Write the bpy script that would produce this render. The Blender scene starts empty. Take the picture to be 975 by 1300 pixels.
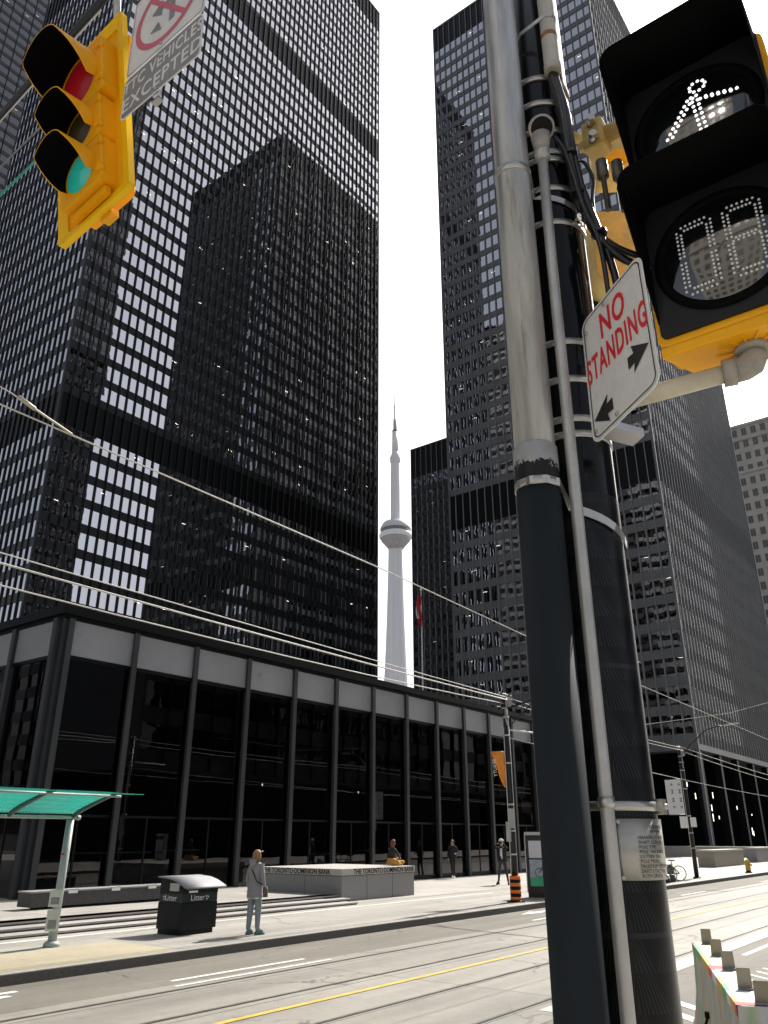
import bpy, bmesh, math, random
from mathutils import Vector, Matrix, Euler
R = math.radians
S = bpy.context.scene
COL = S.collection
rnd = random.Random(7)

# ------------------------------------------------------------------ materials
MATS = {}
def nd(nt, kind, **kw):
    n = nt.nodes.new(kind)
    for k, v in kw.items():
        setattr(n, k, v)
    return n

def mat(name, color, rough=.6, metal=0., var=.12, scale=3., bump=0., bscale=None, spec=.5, emit=None, estr=0., coat=0., stretch=(1, 1, 1), dirt=None):
    if name in MATS:
        return MATS[name]
    m = bpy.data.materials.new(name); m.use_nodes = True
    nt = m.node_tree; b = nt.nodes['Principled BSDF']
    b.inputs['Base Color'].default_value = (*color, 1)
    b.inputs['Roughness'].default_value = rough
    b.inputs['Metallic'].default_value = metal
    b.inputs['Specular IOR Level'].default_value = spec
    b.inputs['Coat Weight'].default_value = coat
    b.inputs['Coat Roughness'].default_value = .08
    L = nt.links.new
    geo = nd(nt, 'ShaderNodeNewGeometry')
    mp = nd(nt, 'ShaderNodeMapping'); mp.inputs['Scale'].default_value = stretch
    L(geo.outputs['Position'], mp.inputs['Vector'])
    if var:
        n1 = nd(nt, 'ShaderNodeTexNoise'); n1.inputs['Scale'].default_value = scale; n1.inputs['Detail'].default_value = 6; n1.inputs['Roughness'].default_value = .65
        L(mp.outputs[0], n1.inputs['Vector'])
        r = nd(nt, 'ShaderNodeValToRGB')
        r.color_ramp.elements[0].position = .3; r.color_ramp.elements[1].position = .7
        r.color_ramp.elements[0].color = (*[c * (1 - var) for c in color], 1)
        r.color_ramp.elements[1].color = (*[min(1, c * (1 + var)) for c in color], 1)
        L(n1.outputs['Fac'], r.inputs['Fac'])
        out = r.outputs['Color']
        if dirt:
            n2 = nd(nt, 'ShaderNodeTexNoise'); n2.inputs['Scale'].default_value = dirt[1]; n2.inputs['Detail'].default_value = 8; n2.inputs['Roughness'].default_value = .7
            L(mp.outputs[0], n2.inputs['Vector'])
            r2 = nd(nt, 'ShaderNodeValToRGB'); r2.color_ramp.elements[0].position = dirt[2]; r2.color_ramp.elements[1].position = dirt[2] + .12
            L(n2.outputs['Fac'], r2.inputs['Fac'])
            mx = nd(nt, 'ShaderNodeMix', data_type='RGBA')
            L(r2.outputs['Color'], mx.inputs[0]); L(out, mx.inputs[6]); mx.inputs[7].default_value = (*dirt[0], 1)
            out = mx.outputs[2]
        L(out, b.inputs['Base Color'])
        mr = nd(nt, 'ShaderNodeMapRange'); mr.inputs[3].default_value = max(.02, rough - .1); mr.inputs[4].default_value = min(1, rough + .1)
        L(n1.outputs['Fac'], mr.inputs[0]); L(mr.outputs[0], b.inputs['Roughness'])
    if bump:
        n3 = nd(nt, 'ShaderNodeTexNoise'); n3.inputs['Scale'].default_value = bscale or scale * 8; n3.inputs['Detail'].default_value = 4
        L(mp.outputs[0], n3.inputs['Vector'])
        bp = nd(nt, 'ShaderNodeBump'); bp.inputs['Strength'].default_value = bump; bp.inputs['Distance'].default_value = .02
        L(n3.outputs['Fac'], bp.inputs['Height']); L(bp.outputs[0], b.inputs['Normal'])
    if emit:
        b.inputs['Emission Color'].default_value = (*emit, 1); b.inputs['Emission Strength'].default_value = estr
    MATS[name] = m
    return m

def glass_mat(name, tint, f0, wave=.010, tilt=.006, cell=(1.5, 1.5, 3.7), gcol=(.95, .93, .97)):
    m = bpy.data.materials.new(name); m.use_nodes = True
    nt = m.node_tree; nt.nodes.clear(); L = nt.links.new
    geo = nd(nt, 'ShaderNodeNewGeometry')
    dv = nd(nt, 'ShaderNodeVectorMath', operation='DIVIDE'); dv.inputs[1].default_value = cell
    fl = nd(nt, 'ShaderNodeVectorMath', operation='FLOOR')
    wn = nd(nt, 'ShaderNodeTexWhiteNoise', noise_dimensions='3D')
    L(geo.outputs['Position'], dv.inputs[0]); L(dv.outputs[0], fl.inputs[0]); L(fl.outputs[0], wn.inputs['Vector'])
    def centred(sock, k):
        s1 = nd(nt, 'ShaderNodeVectorMath', operation='SUBTRACT'); s1.inputs[1].default_value = (.5, .5, .5)
        s2 = nd(nt, 'ShaderNodeVectorMath', operation='SCALE'); s2.inputs['Scale'].default_value = k
        L(sock, s1.inputs[0]); L(s1.outputs[0], s2.inputs[0]); return s2.outputs[0]
    nz = nd(nt, 'ShaderNodeTexNoise'); nz.inputs['Scale'].default_value = .8; nz.inputs['Detail'].default_value = 1
    L(geo.outputs['Position'], nz.inputs['Vector'])
    a1 = nd(nt, 'ShaderNodeVectorMath', operation='ADD'); a2 = nd(nt, 'ShaderNodeVectorMath', operation='ADD')
    L(geo.outputs['Normal'], a1.inputs[0]); L(centred(wn.outputs['Color'], tilt), a1.inputs[1])
    L(a1.outputs[0], a2.inputs[0]); L(centred(nz.outputs['Color'], wave), a2.inputs[1])
    nr = nd(nt, 'ShaderNodeVectorMath', operation='NORMALIZE'); L(a2.outputs[0], nr.inputs[0])
    gl = nd(nt, 'ShaderNodeBsdfGlossy'); gl.inputs['Roughness'].default_value = .0; gl.inputs['Color'].default_value = (*gcol, 1)
    L(nr.outputs[0], gl.inputs['Normal'])
    tr = nd(nt, 'ShaderNodeBsdfTransparent'); tr.inputs['Color'].default_value = (*tint, 1)
    lw = nd(nt, 'ShaderNodeLayerWeight'); lw.inputs['Blend'].default_value = .5
    pw = nd(nt, 'ShaderNodeMath', operation='POWER'); pw.inputs[1].default_value = 4.
    L(lw.outputs['Facing'], pw.inputs[0])
    mr = nd(nt, 'ShaderNodeMapRange'); mr.inputs[3].default_value = f0; mr.inputs[4].default_value = .95
    L(pw.outputs[0], mr.inputs[0])
    mx = nd(nt, 'ShaderNodeMixShader'); L(mr.outputs[0], mx.inputs[0]); L(tr.outputs[0], mx.inputs[1]); L(gl.outputs[0], mx.inputs[2])
    o = nd(nt, 'ShaderNodeOutputMaterial'); L(mx.outputs[0], o.inputs['Surface'])
    MATS[name] = m
    return m

def paving_mat(name, color, bw, bh, mortar=.004, offset=0., jcol=.45, rough=.6, var=.1, stain=.25, seed=0., sp=.5, jt=None, crack=0.):
    m = bpy.data.materials.new(name); m.use_nodes = True
    nt = m.node_tree; b = nt.nodes['Principled BSDF']; L = nt.links.new
    geo = nd(nt, 'ShaderNodeNewGeometry')
    mp = nd(nt, 'ShaderNodeMapping'); mp.inputs['Location'].default_value = (seed, seed * .37, 0)
    L(geo.outputs['Position'], mp.inputs['Vector'])
    br = nd(nt, 'ShaderNodeTexBrick'); br.offset = offset; br.squash = 1
    br.inputs['Color1'].default_value = (*[c * (1 - var) for c in color], 1)
    br.inputs['Color2'].default_value = (*[c * (1 + var) for c in color], 1)
    br.inputs['Mortar'].default_value = (*[c * jcol for c in (jt or color)], 1)
    br.inputs['Scale'].default_value = 1; br.inputs['Mortar Size'].default_value = mortar; br.inputs['Mortar Smooth'].default_value = .1
    br.inputs['Brick Width'].default_value = bw; br.inputs['Row Height'].default_value = bh
    L(mp.outputs[0], br.inputs['Vector'])
    def noise(sc, det, st=(1, 1, 1)):
        mm = nd(nt, 'ShaderNodeMapping'); mm.inputs['Scale'].default_value = st; L(geo.outputs['Position'], mm.inputs['Vector'])
        n = nd(nt, 'ShaderNodeTexNoise'); n.inputs['Scale'].default_value = sc; n.inputs['Detail'].default_value = det; n.inputs['Roughness'].default_value = .65
        L(mm.outputs[0], n.inputs['Vector']); return n
    n1 = noise(.6, 8, (.35, 1, 1)); n2 = noise(60, 3); n3 = noise(5, 6)
    def mul(a, nz, lo, hi, p0=.25, p1=.75):
        mr = nd(nt, 'ShaderNodeMapRange'); mr.inputs[1].default_value = p0; mr.inputs[2].default_value = p1; mr.inputs[3].default_value = lo; mr.inputs[4].default_value = hi
        L(nz.outputs['Fac'], mr.inputs[0])
        v = nd(nt, 'ShaderNodeVectorMath', operation='SCALE'); L(a, v.inputs[0]); L(mr.outputs[0], v.inputs['Scale']); return v.outputs[0]
    c = mul(br.outputs['Color'], n1, 1 - stain, 1 + stain)
    c = mul(c, n2, .82, 1.18); c = mul(c, n3, .9, 1.1)
    if crack:
        wv = nd(nt, 'ShaderNodeVectorMath', operation='SCALE'); wv.inputs['Scale'].default_value = .8; nn = noise(1.3, 4); L(nn.outputs['Color'], wv.inputs[0])
        ad = nd(nt, 'ShaderNodeVectorMath', operation='ADD'); L(geo.outputs['Position'], ad.inputs[0]); L(wv.outputs[0], ad.inputs[1])
        vo = nd(nt, 'ShaderNodeTexVoronoi', feature='DISTANCE_TO_EDGE'); vo.inputs['Scale'].default_value = crack; L(ad.outputs[0], vo.inputs['Vector'])
        lo = nd(nt, 'ShaderNodeMapRange'); lo.inputs[1].default_value = .002; lo.inputs[2].default_value = .008; lo.inputs[3].default_value = 0; lo.inputs[4].default_value = 1; L(vo.outputs['Distance'], lo.inputs[0])
        ms = nd(nt, 'ShaderNodeMapRange'); ms.inputs[1].default_value = .48; ms.inputs[2].default_value = .60; ms.inputs[3].default_value = 1; ms.inputs[4].default_value = .45; L(noise(.35, 3).outputs['Fac'], ms.inputs[0])
        mxx = nd(nt, 'ShaderNodeMath', operation='MAXIMUM'); L(lo.outputs[0], mxx.inputs[0]); L(ms.outputs[0], mxx.inputs[1])
        v = nd(nt, 'ShaderNodeVectorMath', operation='SCALE'); L(c, v.inputs[0]); L(mxx.outputs[0], v.inputs['Scale']); c = v.outputs[0]
        c = mul(c, noise(.9, 5, (.05, 1, 1)), .80, 1.10, .35, .6)      # tyre wear along the lane
        c = mul(c, noise(2.2, 6), .62, 1., .28, .36)                     # oil and damp blotches
    L(c, b.inputs['Base Color'])
    b.inputs['Specular IOR Level'].default_value = sp
    mr = nd(nt, 'ShaderNodeMapRange'); mr.inputs[3].default_value = rough - .12; mr.inputs[4].default_value = rough + .12
    L(n1.outputs['Fac'], mr.inputs[0]); L(mr.outputs[0], b.inputs['Roughness'])
    bp = nd(nt, 'ShaderNodeBump'); bp.inputs['Strength'].default_value = .35; bp.inputs['Distance'].default_value = .01
    L(n2.outputs['Fac'], bp.inputs['Height']); L(bp.outputs[0], b.inputs['Normal'])
    MATS[name] = m
    return m

# ------------------------------------------------------------------ mesh builder
class MB:
    def __init__(s): s.v = []; s.f = []; s.mi = []; s.sm = []
    def face(s, pts, mi=0, sm=False):
        i = len(s.v); s.v += [tuple(p) for p in pts]; s.f.append(tuple(range(i, i + len(pts)))); s.mi.append(mi); s.sm.append(sm)
    def box(s, x0, x1, y0, y1, z0, z1, mi=0, M=None):
        x0, x1 = min(x0, x1), max(x0, x1); y0, y1 = min(y0, y1), max(y0, y1); z0, z1 = min(z0, z1), max(z0, z1)
        i = len(s.v)
        P = [(x, y, z) for z in (z0, z1) for x, y in ((x0, y0), (x1, y0), (x1, y1), (x0, y1))]
        if M is not None: P = [tuple(M @ Vector(p)) for p in P]
        s.v += P
        for q in ((0, 3, 2, 1), (4, 5, 6, 7), (0, 1, 5, 4), (1, 2, 6, 5), (2, 3, 7, 6), (3, 0, 4, 7)):
            s.f.append(tuple(i + k for k in q)); s.mi.append(mi); s.sm.append(False)
        return s
    def rings(s, rings, mi=0, sm=True, caps=True, closed=True):
        i0 = len(s.v); n = len(rings[0])
        for r in rings: s.v += [tuple(p) for p in r]
        for a in range(len(rings) - 1):
            for k in range(n if closed else n - 1):
                k2 = (k + 1) % n
                s.f.append((i0 + a * n + k, i0 + a * n + k2, i0 + (a + 1) * n + k2, i0 + (a + 1) * n + k)); s.mi.append(mi); s.sm.append(sm)
        if caps:
            s.f.append(tuple(i0 + k for k in reversed(range(n)))); s.mi.append(mi); s.sm.append(False)
            e = i0 + (len(rings) - 1) * n
            s.f.append(tuple(e + k for k in range(n))); s.mi.append(mi); s.sm.append(False)
        return s
    def tube(s, pts, r, seg=12, mi=0, caps=True):
        pts = [Vector(p) for p in pts]; rs = r if isinstance(r, (list, tuple)) else [r] * len(pts)
        rings = []; t0 = (pts[1] - pts[0]).normalized()
        up = Vector((0, 0, 1)) if abs(t0.z) < .95 else Vector((1, 0, 0))
        nrm = (up - t0 * up.dot(t0)).normalized()
        for k, p in enumerate(pts):
            if k == 0: t = t0
            elif k == len(pts) - 1: t = (pts[k] - pts[k - 1]).normalized()
            else: t = ((pts[k] - pts[k - 1]).normalized() + (pts[k + 1] - pts[k]).normalized()).normalized()
            nrm = (nrm - t * nrm.dot(t)).normalized(); bn = t.cross(nrm)
            rings.append([p + (nrm * math.cos(2 * math.pi * j / seg) + bn * math.sin(2 * math.pi * j / seg)) * rs[k] for j in range(seg)])
        return s.rings(rings, mi, True, caps)
    def lathe(s, prof, c=(0, 0, 0), seg=24, mi=0, M=None, caps=True, sm=True):
        c = Vector(c); M = M or Matrix.Identity(3)
        rings = [[c + M @ Vector((r * math.cos(2 * math.pi * j / seg), r * math.sin(2 * math.pi * j / seg), z)) for j in range(seg)] for r, z in prof]
        return s.rings(rings, mi, sm, caps)
    def prism(s, poly, axis, a, b, mi=0, sm=False):
        # poly: 2D points; axis 0: (y,z), 1: (x,z), 2: (x,y)
        def P(p, t): return (t, p[0], p[1]) if axis == 0 else ((p[0], t, p[1]) if axis == 1 else (p[0], p[1], t))
        return s.rings([[P(p, a) for p in poly], [P(p, b) for p in poly]], mi, sm)
    def build(s, name, mats, parent=None, world=True, bevel=0., smooth_angle=None, fix=True):
        me = bpy.data.meshes.new(name)
        off = Vector((0, 0, 0))
        if parent is not None and world: off = parent.matrix_world_loc if hasattr(parent, 'matrix_world_loc') else Vector(worldloc(parent))
        me.from_pydata([tuple(Vector(p) - off) for p in s.v], [], s.f)
        mats = mats if isinstance(mats, (list, tuple)) else [mats]
        for m in mats: me.materials.append(m)
        me.polygons.foreach_set('material_index', s.mi); me.polygons.foreach_set('use_smooth', s.sm)
        if fix or bevel:
            bm = bmesh.new(); bm.from_mesh(me)
            bmesh.ops.remove_doubles(bm, verts=bm.verts, dist=1e-5)
            bmesh.ops.recalc_face_normals(bm, faces=bm.faces)
            if bevel:
                ed = [e for e in bm.edges if len(e.link_faces) == 2 and e.calc_face_angle(0) > .6]
                bmesh.ops.bevel(bm, geom=ed, offset=bevel, segments=2, affect='EDGES', profile=.7)
            bm.to_mesh(me); bm.free()
        o = bpy.data.objects.new(name, me); COL.objects.link(o)
        if parent is not None: o.parent = parent
        return o

def worldloc(o):
    p = Vector(o.location)
    while o.parent is not None:
        o = o.parent; p += Vector(o.location)
    return p

def tag(o, label=None, cat=None, group=None, kind=None):
    if label: o['label'] = label
    if cat: o['category'] = cat
    if group: o['group'] = group
    if kind: o['kind'] = kind
    return o

def thing(name, label, cat, loc=(0, 0, 0), rot=(0, 0, 0), group=None):
    o = bpy.data.objects.new(name, None); COL.objects.link(o)
    o.empty_display_size = .2; o.location = loc; o.rotation_euler = rot
    return tag(o, label, cat, group)

def struct(o): o['kind'] = 'structure'; return o

def copy_obj(o, parent=None, loc=None):
    c = o.copy(); COL.objects.link(c)
    if parent is not None: c.parent = parent
    if loc is not None: c.location = loc
    return c

def text(body, size, name, m, parent, M, ext=.001, xs=1., align='CENTER', spacing=1., bold=0.):
    cu = bpy.data.curves.new(name, 'FONT'); cu.body = body; cu.size = size; cu.extrude = ext
    cu.align_x = align; cu.align_y = 'CENTER'; cu.space_character = spacing; cu.resolution_u = 3; cu.offset = bold
    t = bpy.data.objects.new('tmp_text', cu); COL.objects.link(t)
    bpy.context.view_layer.update()
    dg = bpy.context.evaluated_depsgraph_get()
    me = bpy.data.meshes.new_from_object(t.evaluated_get(dg)); bpy.data.objects.remove(t)
    me.transform(M @ Matrix.Diagonal((xs, 1, 1, 1)))
    me.materials.clear(); me.materials.append(m)
    o = bpy.data.objects.new(name, me); COL.objects.link(o)
    if parent is not None: o.parent = parent
    return o

def frame(origin, right, up):
    r = Vector(right).normalized(); u = Vector(up).normalized(); n = r.cross(u)
    M = Matrix((r, u, n)).transposed().to_4x4(); M.translation = Vector(origin); return M

def rrect(w, h, r, seg=5, cx=0, cy=0):
    P = []
    for sx, sy, a in ((1, 1, 0), (-1, 1, 90), (-1, -1, 180), (1, -1, 270)):
        for k in range(seg + 1):
            t = R(a + 90 * k / seg); P.append((cx + sx * (w / 2 - r) + r * math.cos(t), cy + sy * (h / 2 - r) + r * math.sin(t)))
    return P

def sagline(a, b, sag, n=14):
    a, b = Vector(a), Vector(b)
    return [a.lerp(b, k / n) - Vector((0, 0, sag * 4 * (k / n) * (1 - k / n))) for k in range(n + 1)]

# ------------------------------------------------------------------ material palette
BLACK = mat('black_steel', (.004, .005, .006), .42, var=.25, scale=.6, spec=.2)
STEEL = mat('black_bronze_steel', (.017, .021, .024), .45, var=.2, scale=.8, spec=.4)
STEELR = mat('grey_black_steel', (.15, .16, .17), .4, var=.15, scale=.4)
MULL = mat('mullion_steel', (.006, .007, .008), .4, var=.2, scale=.4, spec=.3)
DARKIN = mat('dark_interior', (.02, .021, .022), .9, var=.2, scale=.3)
CEIL = mat('ceiling_tile', (.10, .105, .105), .9, var=.1, scale=.5)
LAMP = mat('lamp_tube', (.9, .88, .8), .5, var=0, emit=(1, .95, .82), estr=1.6)
LAMPB = mat('office_lamp', (.9, .88, .8), .5, var=0, emit=(1, .95, .82), estr=9.)
LAMPM = mat('ceiling_lamp', (.9, .88, .8), .5, var=0, emit=(1, .95, .82), estr=6.)
BLIND = mat('pale_blind', (.35, .40, .36), .8, var=.2, scale=2)
GREENB = mat('green_curtain', (.07, .20, .15), .8, var=.2, scale=2)
GL_L = glass_mat('bronze_glass', (.30, .29, .27), .62, wave=.004, tilt=.0035)
GL_R = glass_mat('tinted_glass', (.30, .31, .30), .66, wave=.005, tilt=.005)
GL_S = glass_mat('dulled_south_glass', (.1, .1, .1), .035, wave=.005, tilt=.005)  # same tower's glass with reflection cut, keeps the mirrored south face dark
GL_P = glass_mat('banking_hall_glass', (.22, .23, .23), .06, wave=.004, tilt=.004, cell=(2.73, 2.73, 9.))
GL_D = glass_mat('dark_glass', (.1, .1, .1), .14, wave=.016, tilt=.01, cell=(3.2, 3.2, 3.9))
FASCIA = mat('frosted_panel', (.275, .285, .305), .5, var=.1, scale=.5, dirt=((.2, .2, .2), .8, .6))
CONC_T = mat('hazed_concrete', (.74, .74, .75), .8, var=.12, scale=.45, stretch=(1, 1, .012))  # lightened beyond real concrete, distance haze painted into the colour
WHITE = mat('white_paint', (.8, .8, .8), .5, var=.05)
STONE = mat('grey_granite', (.24, .24, .245), .7, var=.3, scale=30, bump=.1)
STONEL = mat('pale_granite', (.42, .40, .37), .7, var=.15, scale=20, bump=.1)
BEIGE = mat('beige_limestone', (.42, .39, .35), .8, var=.12, scale=.3)
ALU = mat('brushed_aluminium', (.5, .5, .5), .35, metal=.9, var=.1, scale=8)

# ------------------------------------------------------------------ world, sun, camera
w = bpy.data.worlds.new('World'); S.world = w; w.use_nodes = True
nt = w.node_tree; bg = nt.nodes['Background']
sky = nt.nodes.new('ShaderNodeTexSky'); sky.sky_type = 'NISHITA'; sky.sun_disc = False
SUN_AZ = 3.0; SUN_EL = 45.0     # azimuth measured from +X towards +Y
sky.sun_elevation = R(SUN_EL); sky.sun_rotation = R(90 - SUN_AZ)
sky.air_density = 1.0; sky.dust_density = 5.0; sky.ozone_density = 1.0; sky.altitude = 80
hs = nt.nodes.new('ShaderNodeHueSaturation'); hs.inputs['Saturation'].default_value = .42
nt.links.new(sky.outputs[0], hs.inputs['Color']); nt.links.new(hs.outputs[0], bg.inputs['Color'])
bg.inputs['Strength'].default_value = .105
sl = bpy.data.lights.new('sun', 'SUN'); sl.energy = 3.8; sl.angle = R(.6); sl.color = (1, .955, .88)
so = bpy.data.objects.new('sun', sl); COL.objects.link(so)
sd = Vector((math.cos(R(SUN_EL)) * math.cos(R(SUN_AZ)), math.cos(R(SUN_EL)) * math.sin(R(SUN_AZ)), math.sin(R(SUN_EL))))
so.rotation_euler = sd.to_track_quat('Z', 'Y').to_euler(); so.location = (0, 0, 300)

cam = bpy.data.cameras.new('camera'); co = bpy.data.objects.new('camera', cam); COL.objects.link(co)
S.camera = co
az, pt = R(37.2), R(22.4)
fw = Vector((math.cos(az) * math.cos(pt), math.sin(az) * math.cos(pt), math.sin(pt)))
co.location = (0, 0, 2.05); co.rotation_euler = fw.to_track_quat('-Z', 'Y').to_euler()
cam.sensor_fit = 'HORIZONTAL'; cam.sensor_width = 36; cam.lens = 36 * 1000 / 975
cam.clip_start = .05; cam.clip_end = 6000
S.view_settings.view_transform = 'Standard'; S.view_settings.look = 'None'
S.view_settings.exposure = .9; S.view_settings.gamma = 1
S.cycles.max_bounces = 8; S.cycles.transparent_max_bounces = 12; S.cycles.glossy_bounces = 5
S.cycles.sample_clamp_indirect = 6; S.cycles.use_denoising = True
S.render.film_transparent = False

# ------------------------------------------------------------------ ground, road, pavements
ASPH = paving_mat('asphalt', (.192, .178, .152), 40, 40, stain=.22, rough=.7, sp=.2, crack=.35)
TRACK = paving_mat('track_concrete', (.248, .234, .205), 6.2, 1.495, mortar=.014, jcol=.32, stain=.3, rough=.6, seed=.9, sp=.4, crack=.28)
WALK = paving_mat('pavement_concrete', (.322, .304, .272), 1.55, 1.55, mortar=.006, jcol=.5, stain=.22, rough=.6, crack=.25)
PLAZA = paving_mat('plaza_granite', (.35, .332, .30), .9, .9, mortar=.004, jcol=.7, stain=.15, rough=.58, offset=.5)
PATCH = paving_mat('tan_concrete', (.37, .32, .225), 3, 3, stain=.15, rough=.65)
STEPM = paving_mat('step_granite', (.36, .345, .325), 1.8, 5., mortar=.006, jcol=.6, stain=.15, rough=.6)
KERB = mat('shaded_kerb_granite', (.10, .098, .092), .8, var=.35, scale=25, bump=.2)  # dark granite, with the shade of the street face mixed into the colour
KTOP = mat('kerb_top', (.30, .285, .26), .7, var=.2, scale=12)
GROUND = mat('ground_grey', (.16, .155, .15), .9, var=.2, scale=.05)
PAINTW = mat('road_paint_white', (.72, .70, .66), .6, var=.25, scale=6, dirt=((.25, .24, .22), 5, .62))
PAINTY = mat('road_paint_yellow', (.55, .38, .07), .6, var=.25, scale=5, dirt=((.26, .23, .16), 6, .66))
RAILM = mat('rail_steel', (.22, .21, .19), .4, metal=.5, var=.3, scale=3)
GAP = mat('rail_groove', (.045, .042, .038), .9, var=.2)
def sheet(name, x0, x1, y0, y1, z, m):
    b = MB(); b.face([(x0, y0, z), (x1, y0, z), (x1, y1, z), (x0, y1, z)]); return struct(b.build(name, m, fix=False))
sheet('ground', -1500, 1500, -1500, 1500, -.05, GROUND)
sheet('road', -150, 400, 1.3, 12.6, 0, ASPH)
for ya, yb in ((8.28, 10.86), (5.15, 7.72)):
    pass
sheet('track_bed', -150, 400, 5.12, 10.72, .004, TRACK)
for k, y in enumerate((10.3, 8.83, 7.22, 5.72)):
    b = MB(); b.face([(-150, y - .03, .008), (400, y - .03, .008), (400, y + .05, .008), (-150, y + .05, .008)], 0)
    b.face([(-150, y - .006, .012), (400, y - .006, .012), (400, y + .046, .012), (-150, y + .046, .012)], 1)
    struct(b.build('tram_rail', [GAP, RAILM], fix=False))
MK = MB()
def mark(x0, x1, y0, y1, z=.012): MK.face([(x0, y0, z), (x1, y0, z), (x1, y1, z), (x0, y1, z)])
b = MB(); b.face([(-150, 8.09, .012), (400, 8.09, .012), (400, 8.2, .012), (-150, 8.2, .012)]); struct(b.build('yellow_line', PAINTY, fix=False))
for x0 in (3, 9.1, 21, 33, 45, 57, 69): mark(x0, x0 + 3, 10.95, 11.05, .005)
mark(8.8, 12.3, 10.5, 10.58)
for x0 in (17.4, 23.4, 29.4, 38, 47): mark(x0, x0 + 3, 4.72, 4.83, .005)
mark(6.6, 6.95, 11.72, 11.86, .005)
# turn arrow in the kerb lane
for ax in (5.0, 23.3):
    MK.face([(ax, 11.98, .005), (ax + 2.2, 12.0, .005), (ax + 2.2, 12.12, .005), (ax, 12.12, .005)])
    MK.face([(ax, 11.8, .005), (ax, 12.3, .005), (ax - 1., 12.05, .005)])
for k in range(9): MK.face([(13.2 + k * .42, 3.4, .005), (13.29 + k * .42, 3.4, .005), (13.9 + k * .42, 4.1, .005), (13.81 + k * .42, 4.1, .005)])
for k in range(3): MK.face([(10.2 + k * .55, 3.4, .005), (10.42 + k * .55, 3.4, .005), (11.1 + k * .55, 4.25, .005), (10.88 + k * .55, 4.25, .005)])
struct(MK.build('road_marking', PAINTW, fix=False))
b = MB(); b.face([(10.5, 5.14, .0085), (60, 5.14, .0085), (60, 5.5, .0085), (10.5, 5.5, .0085)])
struct(b.build('concrete_strip', mat('bright_concrete', (.48, .46, .42), .55, var=.15, scale=2, dirt=((.25, .24, .22), 1.2, .6)), fix=False))
# far kerb + pavement
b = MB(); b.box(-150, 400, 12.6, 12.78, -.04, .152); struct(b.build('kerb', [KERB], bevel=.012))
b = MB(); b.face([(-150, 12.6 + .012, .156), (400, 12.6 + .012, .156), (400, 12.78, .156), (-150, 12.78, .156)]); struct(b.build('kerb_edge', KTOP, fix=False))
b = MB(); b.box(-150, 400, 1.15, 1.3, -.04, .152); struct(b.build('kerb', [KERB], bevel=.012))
sheet('sidewalk', -150, 400, -16, 1.15, .15, WALK)
b = MB()
b.box(-150, 400, 12.78, 30, -.04, .15)
struct(b.build('sidewalk', WALK))
sheet('sidewalk_patch', 5.4, 10.7, 12.79, 14.75, .156, PATCH)
sheet('drain_strip', 6, 28, 16.12, 16.3, .155, mat('white_stone_strip', (.62, .61, .58), .6, var=.1, scale=4))
# plaza: raised at the corner, sinking to the pavement further west
def ss(t): t = max(0, min(1, t)); return t * t * (3 - 2 * t)
def pz(x, y):
    base = .36 * (1 - ss((x - 21.) / 13.)) + .158 * ss((x - 21.) / 13.)
    if x > 21.0: base = .158 + (base - .158) * ss((y - 17.4) / 3.2)
    return base
xs = [-60, -20, 0, 10, 20.95] ; ys = [17.7, 18.5, 19.5, 21, 24, 30, 45, 62, 100]
b = MB()
for i in range(len(xs) - 1):
    for j in range(len(ys) - 1):
        b.face([(x, y, pz(min(x, 20.9), y)) for x, y in ((xs[i], ys[j]), (xs[i + 1], ys[j]), (xs[i + 1], ys[j + 1]), (xs[i], ys[j + 1]))])
xs2 = [20.95] + [21.05 + 13.5 * k / 18 for k in range(19)] + [60, 110]; ys2 = [17.0] + [17.4 + 3.4 * k / 8 for k in range(9)] + [24, 30, 45, 62, 100]
for i in range(len(xs2) - 1):
    for j in range(len(ys2) - 1):
        b.face([(x, y, pz(x, y) if x > 21 else pz(21.02, y)) for x, y in ((xs2[i], ys2[j]), (xs2[i + 1], ys2[j]), (xs2[i + 1], ys2[j + 1]), (xs2[i], ys2[j + 1]))], sm=True)
struct(b.build('plaza', PLAZA))
b = MB()
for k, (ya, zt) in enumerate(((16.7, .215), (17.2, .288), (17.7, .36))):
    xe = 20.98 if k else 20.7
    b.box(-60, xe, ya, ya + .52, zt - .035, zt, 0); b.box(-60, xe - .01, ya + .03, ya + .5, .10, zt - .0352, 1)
struct(b.build('plaza_steps', [STEPM, mat('shaded_riser_stone', (.13, .115, .095), .85, var=.3, scale=9)]))  # risers darker than the treads: their shade is put into the colour

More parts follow.
